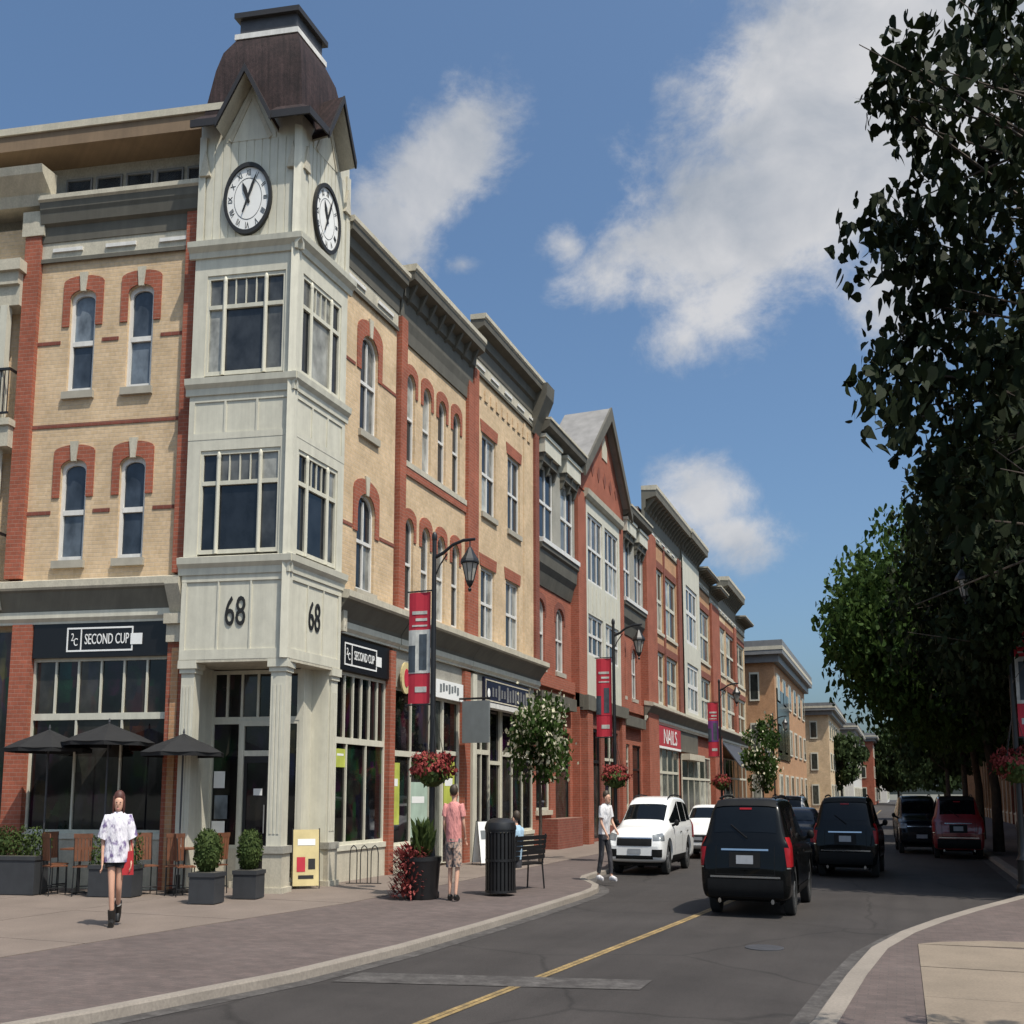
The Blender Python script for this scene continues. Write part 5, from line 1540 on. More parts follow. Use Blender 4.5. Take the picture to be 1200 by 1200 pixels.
# ================================================================ street furniture
def planter_box(x, y, w, d, h, rz, label, leaf, kind='bush', n=700, rh=.45, seed=1):
    rnd = random.Random(seed)
    r = thing('planter', label, 'planter', (x, y, 0), rz)
    m = MB()
    m.prism([(-w/2, -d/2), (w/2, -d/2), (w/2, d/2), (-w/2, d/2)], .02, h)
    m.box(-w/2 - .02, w/2 + .02, -d/2 - .02, d/2 + .02, h - .05, h + .012)
    m.build('box', 'planter_grey', r)
    MB().box(-w/2 + .03, w/2 - .03, -d/2 + .03, d/2 - .03, h, h + .02).build('soil', 'earth', r)
    if kind == 'ball':
        MB().tube([(0, 0, h), (0, 0, h + .25)], .03).build('stem', 'bark', r)
        blob_leaves(n, w * .52, w * .52, rh, .034, rnd, .75, h + rh * .92, .06).build('foliage', leaf, r)
        MB().ball((0, 0, h + rh * .92), (w * .44, w * .44, rh * .88), 14, 10).build('inner_twigs', leaf, r)
    else:
        mb = MB()
        for k in range(5):
            c = (-w * .4 + w * .2 * k, rnd.uniform(-.1, .1) * d, h + rh * rnd.uniform(.3, .6))
            s0 = len(mb.v); sub = blob_leaves(n // 5, w * .22, d * .5, rh * rnd.uniform(.6, .95), .04, rnd, .2)
            i = len(mb.v); mb.v += [(a + c[0], b + c[1], e + c[2]) for a, b, e in sub.v]
            mb.f += [tuple(i + q for q in f) for f in sub.f]; mb.m += sub.m
        mb.build('foliage', leaf, r)
    return r
planter_box(-6.05, -2.55, 1.9, .55, .62, AL, 'long grey planter with leafy shrubs at the left edge of the patio', 'leaf_shrub', n=2200, seed=3)
planter_box(-3.05, -2.05, 1.15, .5, .50, AL, 'low grey planter behind the woman in the white shirt', 'leaf_shrub', n=1200, rh=.5, seed=4)
planter_box(.02, -2.5, .62, .52, .46, AL, 'grey planter with clipped round bush, nearer of the pair by the entrance', 'leaf_shrub', 'ball', 1300, .36, 5)
planter_box(.26, -1.25, .58, .50, .44, AL, 'grey planter with clipped round bush, closer to the shop entrance', 'leaf_shrub', 'ball', 1200, .35, 6)
# flower pot beside the lamp
r = thing('flower_pot', 'black pot of red foliage at the foot of the nearest street lamp', 'planter', (4.1, .3, 0))
MB().lathe([(.36, 0), (.38, .05), (.44, .55), (.47, .60), (.47, .66), (.42, .66)], n=18).build('pot', 'black_metal', r, smooth=30)
MB().lathe([(.41, .60), (.41, .63)], n=18).build('soil', 'earth', r)
rn = random.Random(9)
mb = MB()
for k in range(1700):
    a = rn.uniform(0, 2*pi); q = rn.uniform(.1, .52); c = Vector((q*cos(a) - .26, q*sin(a) - .1, .62 + rn.uniform(-.45, .28) - q * .3))
    d = Vector((cos(a), sin(a), rn.uniform(-.5, 1))).normalized(); b = d.cross(Vector((0, 0, 1))).normalized()
    mb.quad(c - d * .07, c + b * .03, c + d * .09, c - b * .03)
mb.build('red_foliage', 'leaf_red', r)
mb = MB()
for k in range(160):
    a = rn.uniform(0, 2*pi); q = rn.uniform(.02, .28); c = Vector((q*cos(a), q*sin(a), .72 + rn.uniform(0, .45)))
    d = Vector((cos(a)*.6, sin(a)*.6, 1)).normalized(); b = d.cross(Vector((sin(a), -cos(a), .2))).normalized()
    mb.quad(c - d * .12, c + b * .05, c + d * .14, c - b * .05)
mb.build('green_foliage', 'leaf_shrub', r)
# patio umbrellas
def umbrella(x, y, z, rad, label, seed):
    r = thing('patio_umbrella', label, 'umbrella', (x, y, 0), random.Random(seed).uniform(0, .7), 'black patio umbrellas')
    MB().lathe([(.28, 0), (.28, .06), (.06, .09), (.05, .3)], n=16).build('base', 'black_metal', r)
    MB().tube([(0, 0, .08), (0, 0, z + .05)], .024, 8).build('pole', 'dark_grey_metal', r)
    n = 8; m = MB(); lay = [(0.03, z), (rad * .34, z - .10), (rad * .68, z - .20), (rad, z - .32)]
    for k in range(n):
        a0, a1 = 2*pi*k/n, 2*pi*(k+1)/n
        for (r0, z0), (r1, z1) in zip(lay, lay[1:]):
            am = (a0 + a1) / 2
            P = [(r0*cos(a0), r0*sin(a0), z0), (r1*cos(a0), r1*sin(a0), z1), (r1*.955*cos(am), r1*.955*sin(am), z1 - .015), (r0*.955*cos(am), r0*.955*sin(am), z0 - .01)]
            R_ = [(r0*.955*cos(am), r0*.955*sin(am), z0 - .01), (r1*.955*cos(am), r1*.955*sin(am), z1 - .015), (r1*cos(a1), r1*sin(a1), z1), (r0*cos(a1), r0*sin(a1), z0)]
            m.quad(*P); m.quad(*R_)
        m.quad((rad*cos(a0), rad*sin(a0), z - .32), (rad*cos(a1), rad*sin(a1), z - .32), (rad*.99*cos(a1), rad*.99*sin(a1), z - .39), (rad*.99*cos(a0), rad*.99*sin(a0), z - .39))
    c = m.build('canopy', 'canvas_black', r)
    MB().lathe([(.02, 0), (.03, .03), (.012, .09)], (0, 0, z), 8).build('finial', 'dark_grey_metal', c)
    for k in range(n):
        a = 2*pi*k/n
        MB().tube([(.03*cos(a), .03*sin(a), z - .03), (rad*.97*cos(a), rad*.97*sin(a), z - .34)], .010, 5).build('rib', 'dark_grey_metal', r)
umbrella(-5.75, -1.75, 2.74, 1.06, 'black patio umbrella at the left edge of the patio', 1)
umbrella(-4.15, -1.35, 2.84, 1.14, 'middle black patio umbrella behind the woman in white', 2)
umbrella(-2.25, -.75, 2.66, 1.06, 'black patio umbrella nearest the shop entrance', 3)
# chairs and tables
def chair():
    r = thing('patio_chair', 'x', 'chair', group='slatted wooden patio chairs')
    for sx in (-.21, .21):
        MB().tube([(sx, -.2, 0), (sx * .95, -.19, .46)], .014, 6).build('leg', 'black_metal', r)
        MB().tube([(sx, .22, 0), (sx * .96, .19, .46), (sx * .96, .25, .98)], .014, 6).build('leg', 'black_metal', r)
        MB().tube([(sx, -.2, .12), (sx, .21, .12)], .009, 5).build('stretcher', 'black_metal', r)
    MB().tube([(-.21, -.2, .14), (.21, -.2, .14)], .009, 5).build('stretcher', 'black_metal', r)
    for k in range(5): MB().box(-.23, .23, -.22 + k * .088, -.14 + k * .088, .46, .48).build('seat_slat', 'wood_brown', r)
    for k in range(5):
        x = -.2 + k * .082
        MB().prism([(.20, .56), (.222, .56), (.262, .97), (.24, .97)], x, x + .068, 'x').build('back_slat', 'wood_brown', r)
    MB().prism([(.236, .93), (.262, .93), (.268, 1.0), (.242, 1.0)], -.22, .22, 'x').build('top_rail', 'wood_brown', r)
    return r
CH = chair()
spots = [(-4.75, -2.30, 2.6, 'brown slatted patio chair beside the shrub planter'), (-3.95, -2.15, 3.5, 'brown slatted patio chair left of the woman'),
         (-2.65, -1.45, .9, 'brown slatted patio chair just right of the woman'), (-1.98, -1.2, 3.6, 'brown slatted patio chair right of the low grey planter'),
         (-1.28, -.55, 4.4, 'brown slatted patio chair turned sideways near the entrance column'), (-1.55, -1.35, 2.2, 'brown slatted patio chair next to the round-bush planters'),
         (-5.35, -1.7, 1.2, 'brown slatted patio chair under the left umbrella')]
for i, (x, y, a, lab) in enumerate(spots):
    o = CH if i == 0 else copy_tree(CH)
    o['label'] = lab; place(o, x, y, .006, a + AL)
def table(x, y, label):
    r = thing('patio_table', label, 'table', (x, y, .006), AL, 'small dark patio tables')
    MB().box(-.34, .34, -.34, .34, .72, .745).build('table_top', 'wood_brown', r)
    MB().tube([(0, 0, .02), (0, 0, .72)], .03).build('column', 'black_metal', r)
    MB().box(-.25, .25, -.03, .03, 0, .03).box(-.03, .03, -.25, .25, 0, .0295).build('foot', 'black_metal', r)
table(-4.5, -1.75, 'small dark patio table between the two left chairs')
table(-2.1, -.72, 'small dark patio table under the right umbrella')
# pavement signs
def a_board(x, y, rz, w, h, mat, label, art):
    r = thing('pavement_sign', label, 'sign', (x, y, 0), rz)
    for s_, nm in ((-1, 'front_board'), (1, 'back_board')):
        m = MB(); hexa(m, [(-w/2, s_*.26, .06), (w/2, s_*.26, .06), (w/2, s_*.235, .06), (-w/2, s_*.235, .06)], [(-w/2, s_*.03, h), (w/2, s_*.03, h), (w/2, s_*.005, h), (-w/2, s_*.005, h)])
        b_ = m.build(nm, mat, r)
        if s_ < 0:
            for (a, b, c, d, mt) in art:
                f = lambda z: -.262 + .23 * (z - .06) / (h - .06) - .006
                MB().quad((a, f(c), c), (b, f(c), c), (b, f(d), d), (a, f(d), d)).build('print', mt, b_)
        for sx in (-w/2, w/2): MB().tube([(sx, s_*.27, 0), (sx, s_*.03, h + .02)], .014, 5).build('frame', 'black_metal', r)
    return r
a_board(.05, 1.5, radians(38), .70, 1.02, 'board_yellow', 'yellow pavement sign board beside the corner column', [(-.24, -.02, .3, .55, 'banner_red'), (.06, .24, .34, .52, 'ink_black'), (-.22, .24, .75, .86, 'sign_white'), (-.2, .2, .18, .24, 'ink_black')])
a_board(1.1, 11.2, radians(60), .6, 1.0, 'sign_white', 'white pavement sign board by the shop door behind the man', [(-.2, .2, .6, .8, 'grey_panel')])
# bicycle rack hoops by the shop window
r = thing('bike_rack', 'thin black bicycle stand in front of the main street coffee shop window', 'bike rack', (.75, 3.2, 0), .3)
for k in range(3):
    x = -.3 + k * .3
    MB().tube([(x, 0, 0), (x, 0, .55), (x + .03, 0, .66), (x + .1, 0, .7), (x + .17, 0, .66), (x + .2, 0, .55), (x + .2, 0, 0)], .014, 6).build('hoop', 'black_metal', r)
MB().box(-.4, .6, -.03, .03, 0, .02).build('foot_bar', 'black_metal', r)
# litter bin
r = thing('litter_bin', 'black slatted litter bin beside the bench', 'litter bin', (5.55, 1.75, 0))
MB().lathe([(.34, .06), (.34, 1.0)], n=24).build('liner', 'plastic_black', r)
me = MB().box(-.03, .03, -.375, -.345, .05, 1.04).mesh('slat', ['black_metal'])
for k in range(24): put('slat', me, r, (0, 0, 0), 2*pi*k/24)
for z in (.05, .55, 1.02): MB().lathe([(.36, z), (.385, z), (.385, z + .04), (.36, z + .04)], n=24).build('hoop', 'black_metal', r)
MB().lathe([(.40, 1.06), (.40, 1.10), (.36, 1.18), (.24, 1.24), (.14, 1.25), (.14, 1.2)], n=24).build('lid', 'black_metal', r, smooth=30)
r2 = copy_tree(r); r2['label'] = 'black slatted litter bin on the right pavement at the picture edge'; place(r2, 18.15, 8.6, 0, 0)
# bench seen from its end
r = thing('bench', 'black iron bench beside the litter bin', 'bench', (5.55, 3.2, 0), radians(258))
for k in range(5): MB().box(-.75, .75, -.25 + k * .1, -.17 + k * .1, .43, .46).build('seat_slat', 'black_metal', r)
for k in range(5):
    z = .52 + k * .085
    MB().prism([(.24 + k * .016, z), (.265 + k * .016, z), (.278 + k * .016, z + .07), (.253 + k * .016, z + .07)], -.75, .75, 'x').build('back_slat', 'black_metal', r)
for sx in (-.7, .7):
    MB().tube([(sx, -.25, 0), (sx, -.22, .43)], .025, 6).tube([(sx, .28, 0), (sx, .22, .43), (sx, .33, .95)], .025, 6).tube([(sx, -.22, .43), (sx, .22, .43)], .022, 6).tube([(sx, -.22, .43), (sx, -.25, .66), (sx, .25, .66)], .02, 6).build('end_frame', 'black_metal', r)

plain('poster_lime', (.42, .46, .08), .6, 3, .2)
plain('poster_mint', (.36, .46, .38), .6, 2, .2)
for nm, (u0, u1, z0, z1, mt) in (('a', (6.5, 7.15, 1.0, 2.3, 'poster_lime')), ('b', (7.95, 9.2, .7, 1.9, 'poster_mint')), ('c', (3.2, 3.75, 2.15, 2.5, 'poster_lime')), ('d', (10.5, 11.4, .9, 2.4, 'poster_lime'))):
    p_ = thing('window_poster', {'a': 'lime green poster behind the glass left of the first lamp post', 'b': 'pale mint poster behind the shop glass at the first lamp post', 'c': 'small lime poster high in the main street coffee shop window', 'd': 'lime poster on the door glass behind the man in pink'}[nm], 'poster', on('M', u0, .135, z0), pi / 2)
    MB().box(0, u1 - u0, 0, .012, 0, z1 - z0).build('sheet', mt, p_)
    MB().box(.08, (u1 - u0) * .8, -.004, 0, (z1 - z0) * .62, (z1 - z0) * .74).build('print', 'sign_white', p_)
# ================================================================ people
def skin_body(parent, name, J, E, mat, sub=2):
    """one continuous surface grown round a skeleton: J joint -> (x, y, z, r), E edges"""
    names = list(J); idx = {n: i for i, n in enumerate(names)}
    me = bpy.data.meshes.new(name)
    me.from_pydata([J[n][:3] for n in names], [(idx[a], idx[b]) for a, b in E], [])
    o = bpy.data.objects.new('tmp', me); COL.objects.link(o)
    o.modifiers.new('s', 'SKIN')
    sv = me.skin_vertices[0].data
    for n in names:
        r = J[n][3]; r = r if isinstance(r, tuple) else (r, r)
        sv[idx[n]].radius = r
    sv[idx['pelvis'] if 'pelvis' in idx else 0].use_root = True
    ss = o.modifiers.new('u', 'SUBSURF'); ss.levels = sub; ss.render_levels = sub
    dg = bpy.context.evaluated_depsgraph_get()
    res = bpy.data.meshes.new_from_object(o.evaluated_get(dg))
    COL.objects.unlink(o); bpy.data.objects.remove(o)
    res.materials.clear(); res.materials.append(MATS[mat])
    return put(name, res, parent, smooth=180)
def add_hand(J, E, side, wrist, palm, d, n):
    """palm and five fingers; d finger direction, n palm side direction"""
    d = Vector(d).normalized(); n = Vector(n).normalized(); k = d.cross(n)
    p = Vector(palm)
    J[side + 'palm'] = (*p, .028); E.append((wrist, side + 'palm'))
    for i, (o, ln) in enumerate(((-.030, .075), (-.010, .085), (.010, .080), (.030, .062))):
        a = p + n * o + d * .045; b = a + d * ln * .55 + k * .006; c = b + d * ln * .5 + k * .03
        for q, (v, r) in enumerate(((a, .0105), (b, .0095), (c, .008))):
            J['%sf%d%d' % (side, i, q)] = (*v, r)
        E += [(side + 'palm', '%sf%d0' % (side, i)), ('%sf%d0' % (side, i), '%sf%d1' % (side, i)), ('%sf%d1' % (side, i), '%sf%d2' % (side, i))]
    a = p - n * .035 - d * .005; b = a - n * .022 + d * .04
    J[side + 't0'] = (*a, .012); J[side + 't1'] = (*b, .0095)
    E += [(side + 'palm', side + 't0'), (side + 't0', side + 't1')]
def loft(rings, n=16):
    """rings: (cx, cy, z, rx, ry)"""
    mb = MB()
    for (cx_, cy_, z, rx, ry) in rings:
        mb.v += [(cx_ + rx * cos(2*pi*k/n), cy_ + ry * sin(2*pi*k/n), z) for k in range(n)]
    for q in range(len(rings) - 1):
        for t in range(n):
            u = (t + 1) % n
            mb.f.append((q*n + t, q*n + u, (q+1)*n + u, (q+1)*n + t)); mb.m.append(0)
    mb.f.append(tuple(range(n - 1, -1, -1))); mb.m.append(0)
    mb.f.append(tuple((len(rings)-1)*n + t for t in range(n))); mb.m.append(0)
    return mb
def person(name_label, x, y, rz, P, shirt, bottom, hair, shoes, extras=None, skin='skin', z=0):
    """faces -y before turning. P: joint positions"""
    r = thing('person', name_label, 'person', (x, y, z), rz)
    J = {}
    def add(n, p, rad): J[n] = (*p, rad)
    hd = Vector(P['head'])
    add('pelvis', P['pelvis'], .125); add('waist', P['waist'], .11); add('chest', P['chest'], .13); add('neckbase', P['neck'], .06)
    add('neck', (Vector(P['neck']) + Vector((0, -.01, .07))), .05)
    add('jaw', hd + Vector((0, -.025, -.050)), .074); add('face', hd + Vector((0, -.012, .03)), .096); add('skull', hd + Vector((0, .012, .092)), .086)
    E = [('pelvis', 'waist'), ('waist', 'chest'), ('chest', 'neckbase'), ('neckbase', 'neck'), ('neck', 'jaw'), ('jaw', 'face'), ('face', 'skull')]
    for s in 'lr':
        add(s + 'sh', P[s + 'sh'], .055); add(s + 'el', P[s + 'el'], .040); add(s + 'wr', P[s + 'wr'], .027)
        add(s + 'hip', P[s + 'hip'], .088); add(s + 'kn', P[s + 'kn'], .058); 
        k_, a_ = Vector(P[s + 'kn']), Vector(P[s + 'an'])
        add(s + 'calf', k_.lerp(a_, .32), .056); add(s + 'an', P[s + 'an'], .036)
        fd = Vector(P.get(s + 'toe', a_ + Vector((0, -.16, -.05))))
        add(s + 'toe', fd, .032)
        E += [('chest', s + 'sh'), (s + 'sh', s + 'el'), (s + 'el', s + 'wr'), ('pelvis', s + 'hip'), (s + 'hip', s + 'kn'), (s + 'kn', s + 'calf'), (s + 'calf', s + 'an'), (s + 'an', s + 'toe')]
        w_, e_ = Vector(P[s + 'wr']), Vector(P[s + 'el'])
        d = (w_ - e_).normalized()
        add_hand(J, E, s, s + 'wr', w_ + d * .055, d, (0, -1, 0))
    b = skin_body(r, 'body', J, E, skin)
    # face
    for sg in (-1, 1):
        MB().ball(hd + Vector((sg * .034, -.099, .035)), (.013, .008, .008), 8, 6).build('eye', 'ink_black', b)
        MB().ball(hd + Vector((sg * .094, .0, .02)), (.012, .024, .034), 8, 6).build('ear', skin, b)
    MB().ball(hd + Vector((0, -.110, .008)), (.013, .018, .026), 8, 6).build('nose', skin, b)
    MB().ball(hd + Vector((0, -.097, -.046)), (.024, .008, .007), 8, 6).build('mouth', 'shirt_pink', b)
    hair(r, hd)
    shirt(r, P); bottom(r, P); shoes(r, P)
    if extras: extras(r, P)
    return r
def tube_cloth(r, nm, mat, pts, rad, n=12):
    return MB().tube(pts, rad, n).build(nm, mat, r, smooth=60)
# --- the woman
def hair_long(r, h):
    mb = MB().ball(h + Vector((0, .044, .090)), (.107, .108, .100), 16, 12)
    mb.ball(h + Vector((.06, .05, -.06)), (.045, .055, .16), 10, 8).ball(h + Vector((-.06, .05, -.06)), (.045, .055, .16), 10, 8).ball(h + Vector((0, .075, -.05)), (.08, .05, .16), 10, 8)
    for sg in (-1, 1): mb.ball(h + Vector((sg * .092, -.012, .0)), (.024, .05, .12), 10, 8)
    mb.build('hair', 'hair_auburn', r, smooth=80)
def tee(r, P):
    c, w, p = Vector(P['chest']), Vector(P['waist']), Vector(P['pelvis'])
    mb = loft([(p.x, p.y, p.z - .10, .225, .165), (p.x, p.y, p.z + .02, .235, .17), (w.x, w.y, w.z, .215, .15), (c.x, c.y, c.z - .05, .215, .145), (c.x, c.y, c.z + .08, .205, .13), (c.x, c.y + .005, c.z + .15, .15, .10), (c.x, c.y + .005, c.z + .185, .075, .075)])
    for s in 'lr':
        a, b = Vector(P[s + 'sh']), Vector(P[s + 'el'])
        mb.tube([a.lerp(c, .75) + Vector((0, 0, .03)), a.lerp(c, .3) + Vector((0, 0, .0)), a + Vector((0, 0, -.01)), a.lerp(b, .5), a.lerp(b, .95)], [.05, .085, .092, .104, .112], 14)
    mb.build('shirt', 'tee_tiedye', r, smooth=70)
def shorts_black(r, P):
    mb = MB()
    p = Vector(P['pelvis'])
    for s in 'lr':
        a, b = Vector(P[s + 'hip']), Vector(P[s + 'kn'])
        mb.tube([a + Vector((0, 0, .08)), a, a.lerp(b, .33)], [.12, .122, .112], 14)
    mb.build('shorts', 'cloth_black', r, smooth=60)
def boots(r, P):
    for s in 'lr':
        a, k, t = Vector(P[s + 'an']), Vector(P[s + 'kn']), Vector(P.get(s + 'toe', Vector(P[s + 'an']) + Vector((0, -.16, -.05))))
        mb = MB().tube([a.lerp(k, .30), a, a + Vector((0, .02, -.055))], [.070, .064, .062], 12)
        mb.tube([a + Vector((0, .045, -.05)), a.lerp(t, .5) + Vector((0, 0, -.015)), t], [.058, .058, .046], 10)
        mb.build('boot', 'leather_black', r, smooth=50)
def red_bag(r, P):
    w = Vector(P['lwr'])
    b = MB().prism([(w.x + .05, w.z - .22), (w.x - .15, w.z - .22), (w.x - .17, w.z + .06), (w.x + .03, w.z + .08)], w.y - .04, w.y + .05, 'y').build('bag', 'bag_red', r)
    MB().tube([(w.x + .02, w.y, w.z + .07), (w.x - .02, w.y + .02, w.z + .22), (w.x - .1, w.y + .03, w.z + .5), (w.x - .15, w.y, w.z + .05)], .010, 6).build('strap', 'bag_red', b)
WOM = dict(pelvis=(0, 0, .90), waist=(0, 0, 1.06), chest=(0, 0, 1.24), neck=(0, .01, 1.39), head=(0, -.02, 1.505),
           lsh=(.175, 0, 1.34), rsh=(-.175, 0, 1.34), lel=(.26, .03, 1.08), rel=(-.25, .02, 1.08), lwr=(.27, -.04, .86), rwr=(-.24, -.05, .85),
           lhip=(.085, 0, .86), rhip=(-.085, 0, .86), rkn=(-.055, -.06, .48), ran=(-.03, -.02, .10), rtoe=(-.03, -.18, .035),
           lkn=(.065, .02, .49), lan=(.05, .28, .20), ltoe=(.05, .24, .05))
person('woman walking in a white tie-dye shirt, black boots and red shoulder bag', .96, -6.40, radians(38), WOM, tee, shorts_black, hair_long, boots, red_bag)
# --- the man in pink, from behind
def hair_short(mat):
    def f(r, h): MB().ball(h + Vector((0, .038, .086)), (.101, .102, .092), 16, 12).build('hair', mat, r, smooth=80)
    return f
def shirt_fit(mat, sleeve=.55, hem=-.04):
    def f(r, P):
        c, w, p = Vector(P['chest']), Vector(P['waist']), Vector(P['pelvis'])
        mb = loft([(p.x, p.y, p.z + hem, .195, .15), (w.x, w.y, w.z, .19, .14), (c.x, c.y, c.z - .03, .215, .145), (c.x, c.y, c.z + .09, .215, .13), (c.x, c.y + .005, c.z + .16, .15, .10), (c.x, c.y + .005, c.z + .195, .075, .072)])
        for s in 'lr':
            a, b = Vector(P[s + 'sh']), Vector(P[s + 'el'])
            mb.tube([a.lerp(c, .75) + Vector((0, 0, .03)), a.lerp(c, .3), a + Vector((0, 0, -.005)), a.lerp(b, sleeve * .6), a.lerp(b, sleeve)], [.045, .082, .088, .084, .080], 14)
        mb.build('shirt', mat, r, smooth=70)
    return f
def shorts_long(mat, to=.85, wid=.12):
    def f(r, P):
        mb = MB(); p = Vector(P['pelvis'])
        mb = loft([(p.x, p.y, p.z - .14, .18, .14), (p.x, p.y, p.z - .02, .19, .15), (p.x, p.y, p.z + .10, .18, .14)])
        for s in 'lr':
            a, b, n_ = Vector(P[s + 'hip']), Vector(P[s + 'kn']), Vector(P[s + 'an'])
            if to <= 1: mb.tube([a + Vector((0, 0, .05)), a, a.lerp(b, to * .6), a.lerp(b, to)], [.11, wid, wid * .95, wid * .92], 14)
            else: mb.tube([a + Vector((0, 0, .05)), a, b, b.lerp(n_, to - 1)], [.10, wid * .9, wid * .66, wid * .5], 14)
        mb.build('shorts' if to <= 1 else 'trousers', mat, r, smooth=60)
    return f
def shoes_of(mat):
    def f(r, P):
        for s in 'lr':
            a = Vector(P[s + 'an']); t = Vector(P.get(s + 'toe', a + Vector((0, -.16, -.05))))
            MB().tube([a + Vector((0, .05, -.045)), a + Vector((0, -.01, -.03)), a.lerp(t, .6) + Vector((0, 0, -.005)), t + Vector((0, -.03, 0))], [.038, .055, .047, .034], 10).build('shoe', mat, r, smooth=50)
    return f
MAN = dict(pelvis=(0, 0, .95), waist=(0, 0, 1.12), chest=(0, -.01, 1.33), neck=(0, 0, 1.49), head=(0, -.02, 1.62),
           lsh=(.19, 0, 1.44), rsh=(-.19, 0, 1.44), lel=(.24, .03, 1.17), rel=(-.24, -.02, 1.17), lwr=(.22, -.14, .98), rwr=(-.23, -.16, .99),
           lhip=(.09, 0, .91), rhip=(-.09, 0, .91), lkn=(.10, -.06, .50), lan=(.10, -.02, .09), ltoe=(.11, -.19, .035), rkn=(-.10, .0, .50), ran=(-.10, .13, .10), rtoe=(-.11, -.03, .035))
person('man in a pink shirt and patterned shorts walking away beside the flower basket', 5.0, .15, radians(185), MAN, shirt_fit('shirt_pink'), shorts_long('shorts_pattern', .95, .115), hair_short('hair_brown'), shoes_of('leather_black'))
# --- pedestrian at the kerb
PED = dict(pelvis=(0, .02, .92), waist=(0, 0, 1.08), chest=(0, -.05, 1.27), neck=(0, -.08, 1.42), head=(0, -.12, 1.54),
           lsh=(.17, -.05, 1.37), rsh=(-.17, -.05, 1.37), lel=(.22, -.10, 1.12), rel=(-.22, -.06, 1.11), lwr=(.18, -.27, .98), rwr=(-.19, -.2, .93),
           lhip=(.085, .02, .88), rhip=(-.085, .02, .88), lkn=(.09, -.12, .49), lan=(.09, -.16, .09), ltoe=(.09, -.33, .035), rkn=(-.09, .05, .48), ran=(-.09, .18, .10), rtoe=(-.09, .02, .035))
person('pedestrian in white top and dark trousers at the kerb beside the white car', 6.85, 6.6, radians(65), PED, shirt_fit('cloth_white', .7), shorts_long('cloth_dark', 1.85, .115), hair_short('hair_brown'), shoes_of('cloth_white'))
# --- seated person on the bench
SEAT = dict(pelvis=(0, .06, .54), waist=(0, .10, .70), chest=(0, .10, .92), neck=(0, .08, 1.07), head=(0, .05, 1.19),
            lsh=(.18, .1, 1.02), rsh=(-.18, .1, 1.02), lel=(.23, .04, .78), rel=(-.23, .04, .78), lwr=(.16, -.16, .68), rwr=(-.16, -.16, .68),
            lhip=(.09, .04, .53), rhip=(-.09, .04, .53), lkn=(.11, -.38, .52), lan=(.11, -.36, .09), ltoe=(.11, -.52, .035), rkn=(-.11, -.38, .52), ran=(-.11, -.40, .09), rtoe=(-.11, -.56, .035))
person('person in a light blue top sitting on the bench behind the bin', 5.52, 2.75, radians(258), SEAT, shirt_fit('cloth_blue', .7, 0), shorts_long('cloth_dark', 1.85, .115), hair_short('hair_brown'), shoes_of('leather_black'))
# --- people far on the right pavement
FARP = dict(MAN)
person('person in dark clothes on the right pavement behind the lamp', 19.0, 15.5, radians(20), FARP, shirt_fit('cloth_dark', .7), shorts_long('cloth_white', 1.85, .11), hair_short('hair_brown'), shoes_of('leather_black'))

# ================================================================ trees
def leaf_mesh(name, C, size, rng, mat, hexleaf=True, droop=.5):
    """C: n x 3 leaf positions; each leaf a small pointed blade, random pose"""
    n = len(C)
    d = rng.normal(size=(n, 3)); d[:, 2] -= droop; d /= np.linalg.norm(d, axis=1)[:, None]
    u = rng.normal(size=(n, 3)); b = np.cross(d, u); b /= np.linalg.norm(b, axis=1)[:, None]
    k = np.cross(d, b)
    s = (size * rng.uniform(.6, 1.25, n))[:, None]
    if hexleaf:
        tpl = [(-.46, 0, 0), (-.50, .17, .03), (-.32, .36, .07), (-.02, .38, .07), (.28, .21, .03), (.70, 0, -.10), (.28, -.21, .03), (-.02, -.38, .07), (-.32, -.36, .07), (-.50, -.17, .03)]
    else:
        tpl = [(-.5, 0, 0), (0, .42, .05), (.55, 0, 0), (0, -.42, .05)]
    V = np.stack([C + s * (d * a + b * w + k * h) for a, w, h in tpl], axis=1).reshape(-1, 3)
    m = len(tpl)
    me = bpy.data.meshes.new(name)
    me.vertices.add(n * m); me.vertices.foreach_set('co', V.astype(np.float32).ravel())
    me.loops.add(n * m); me.loops.foreach_set('vertex_index', np.arange(n * m, dtype=np.int32))
    me.polygons.add(n); me.polygons.foreach_set('loop_start', np.arange(0, n * m, m, dtype=np.int32))
    me.materials.append(MATS[mat]); me.update(calc_edges=True)
    return me
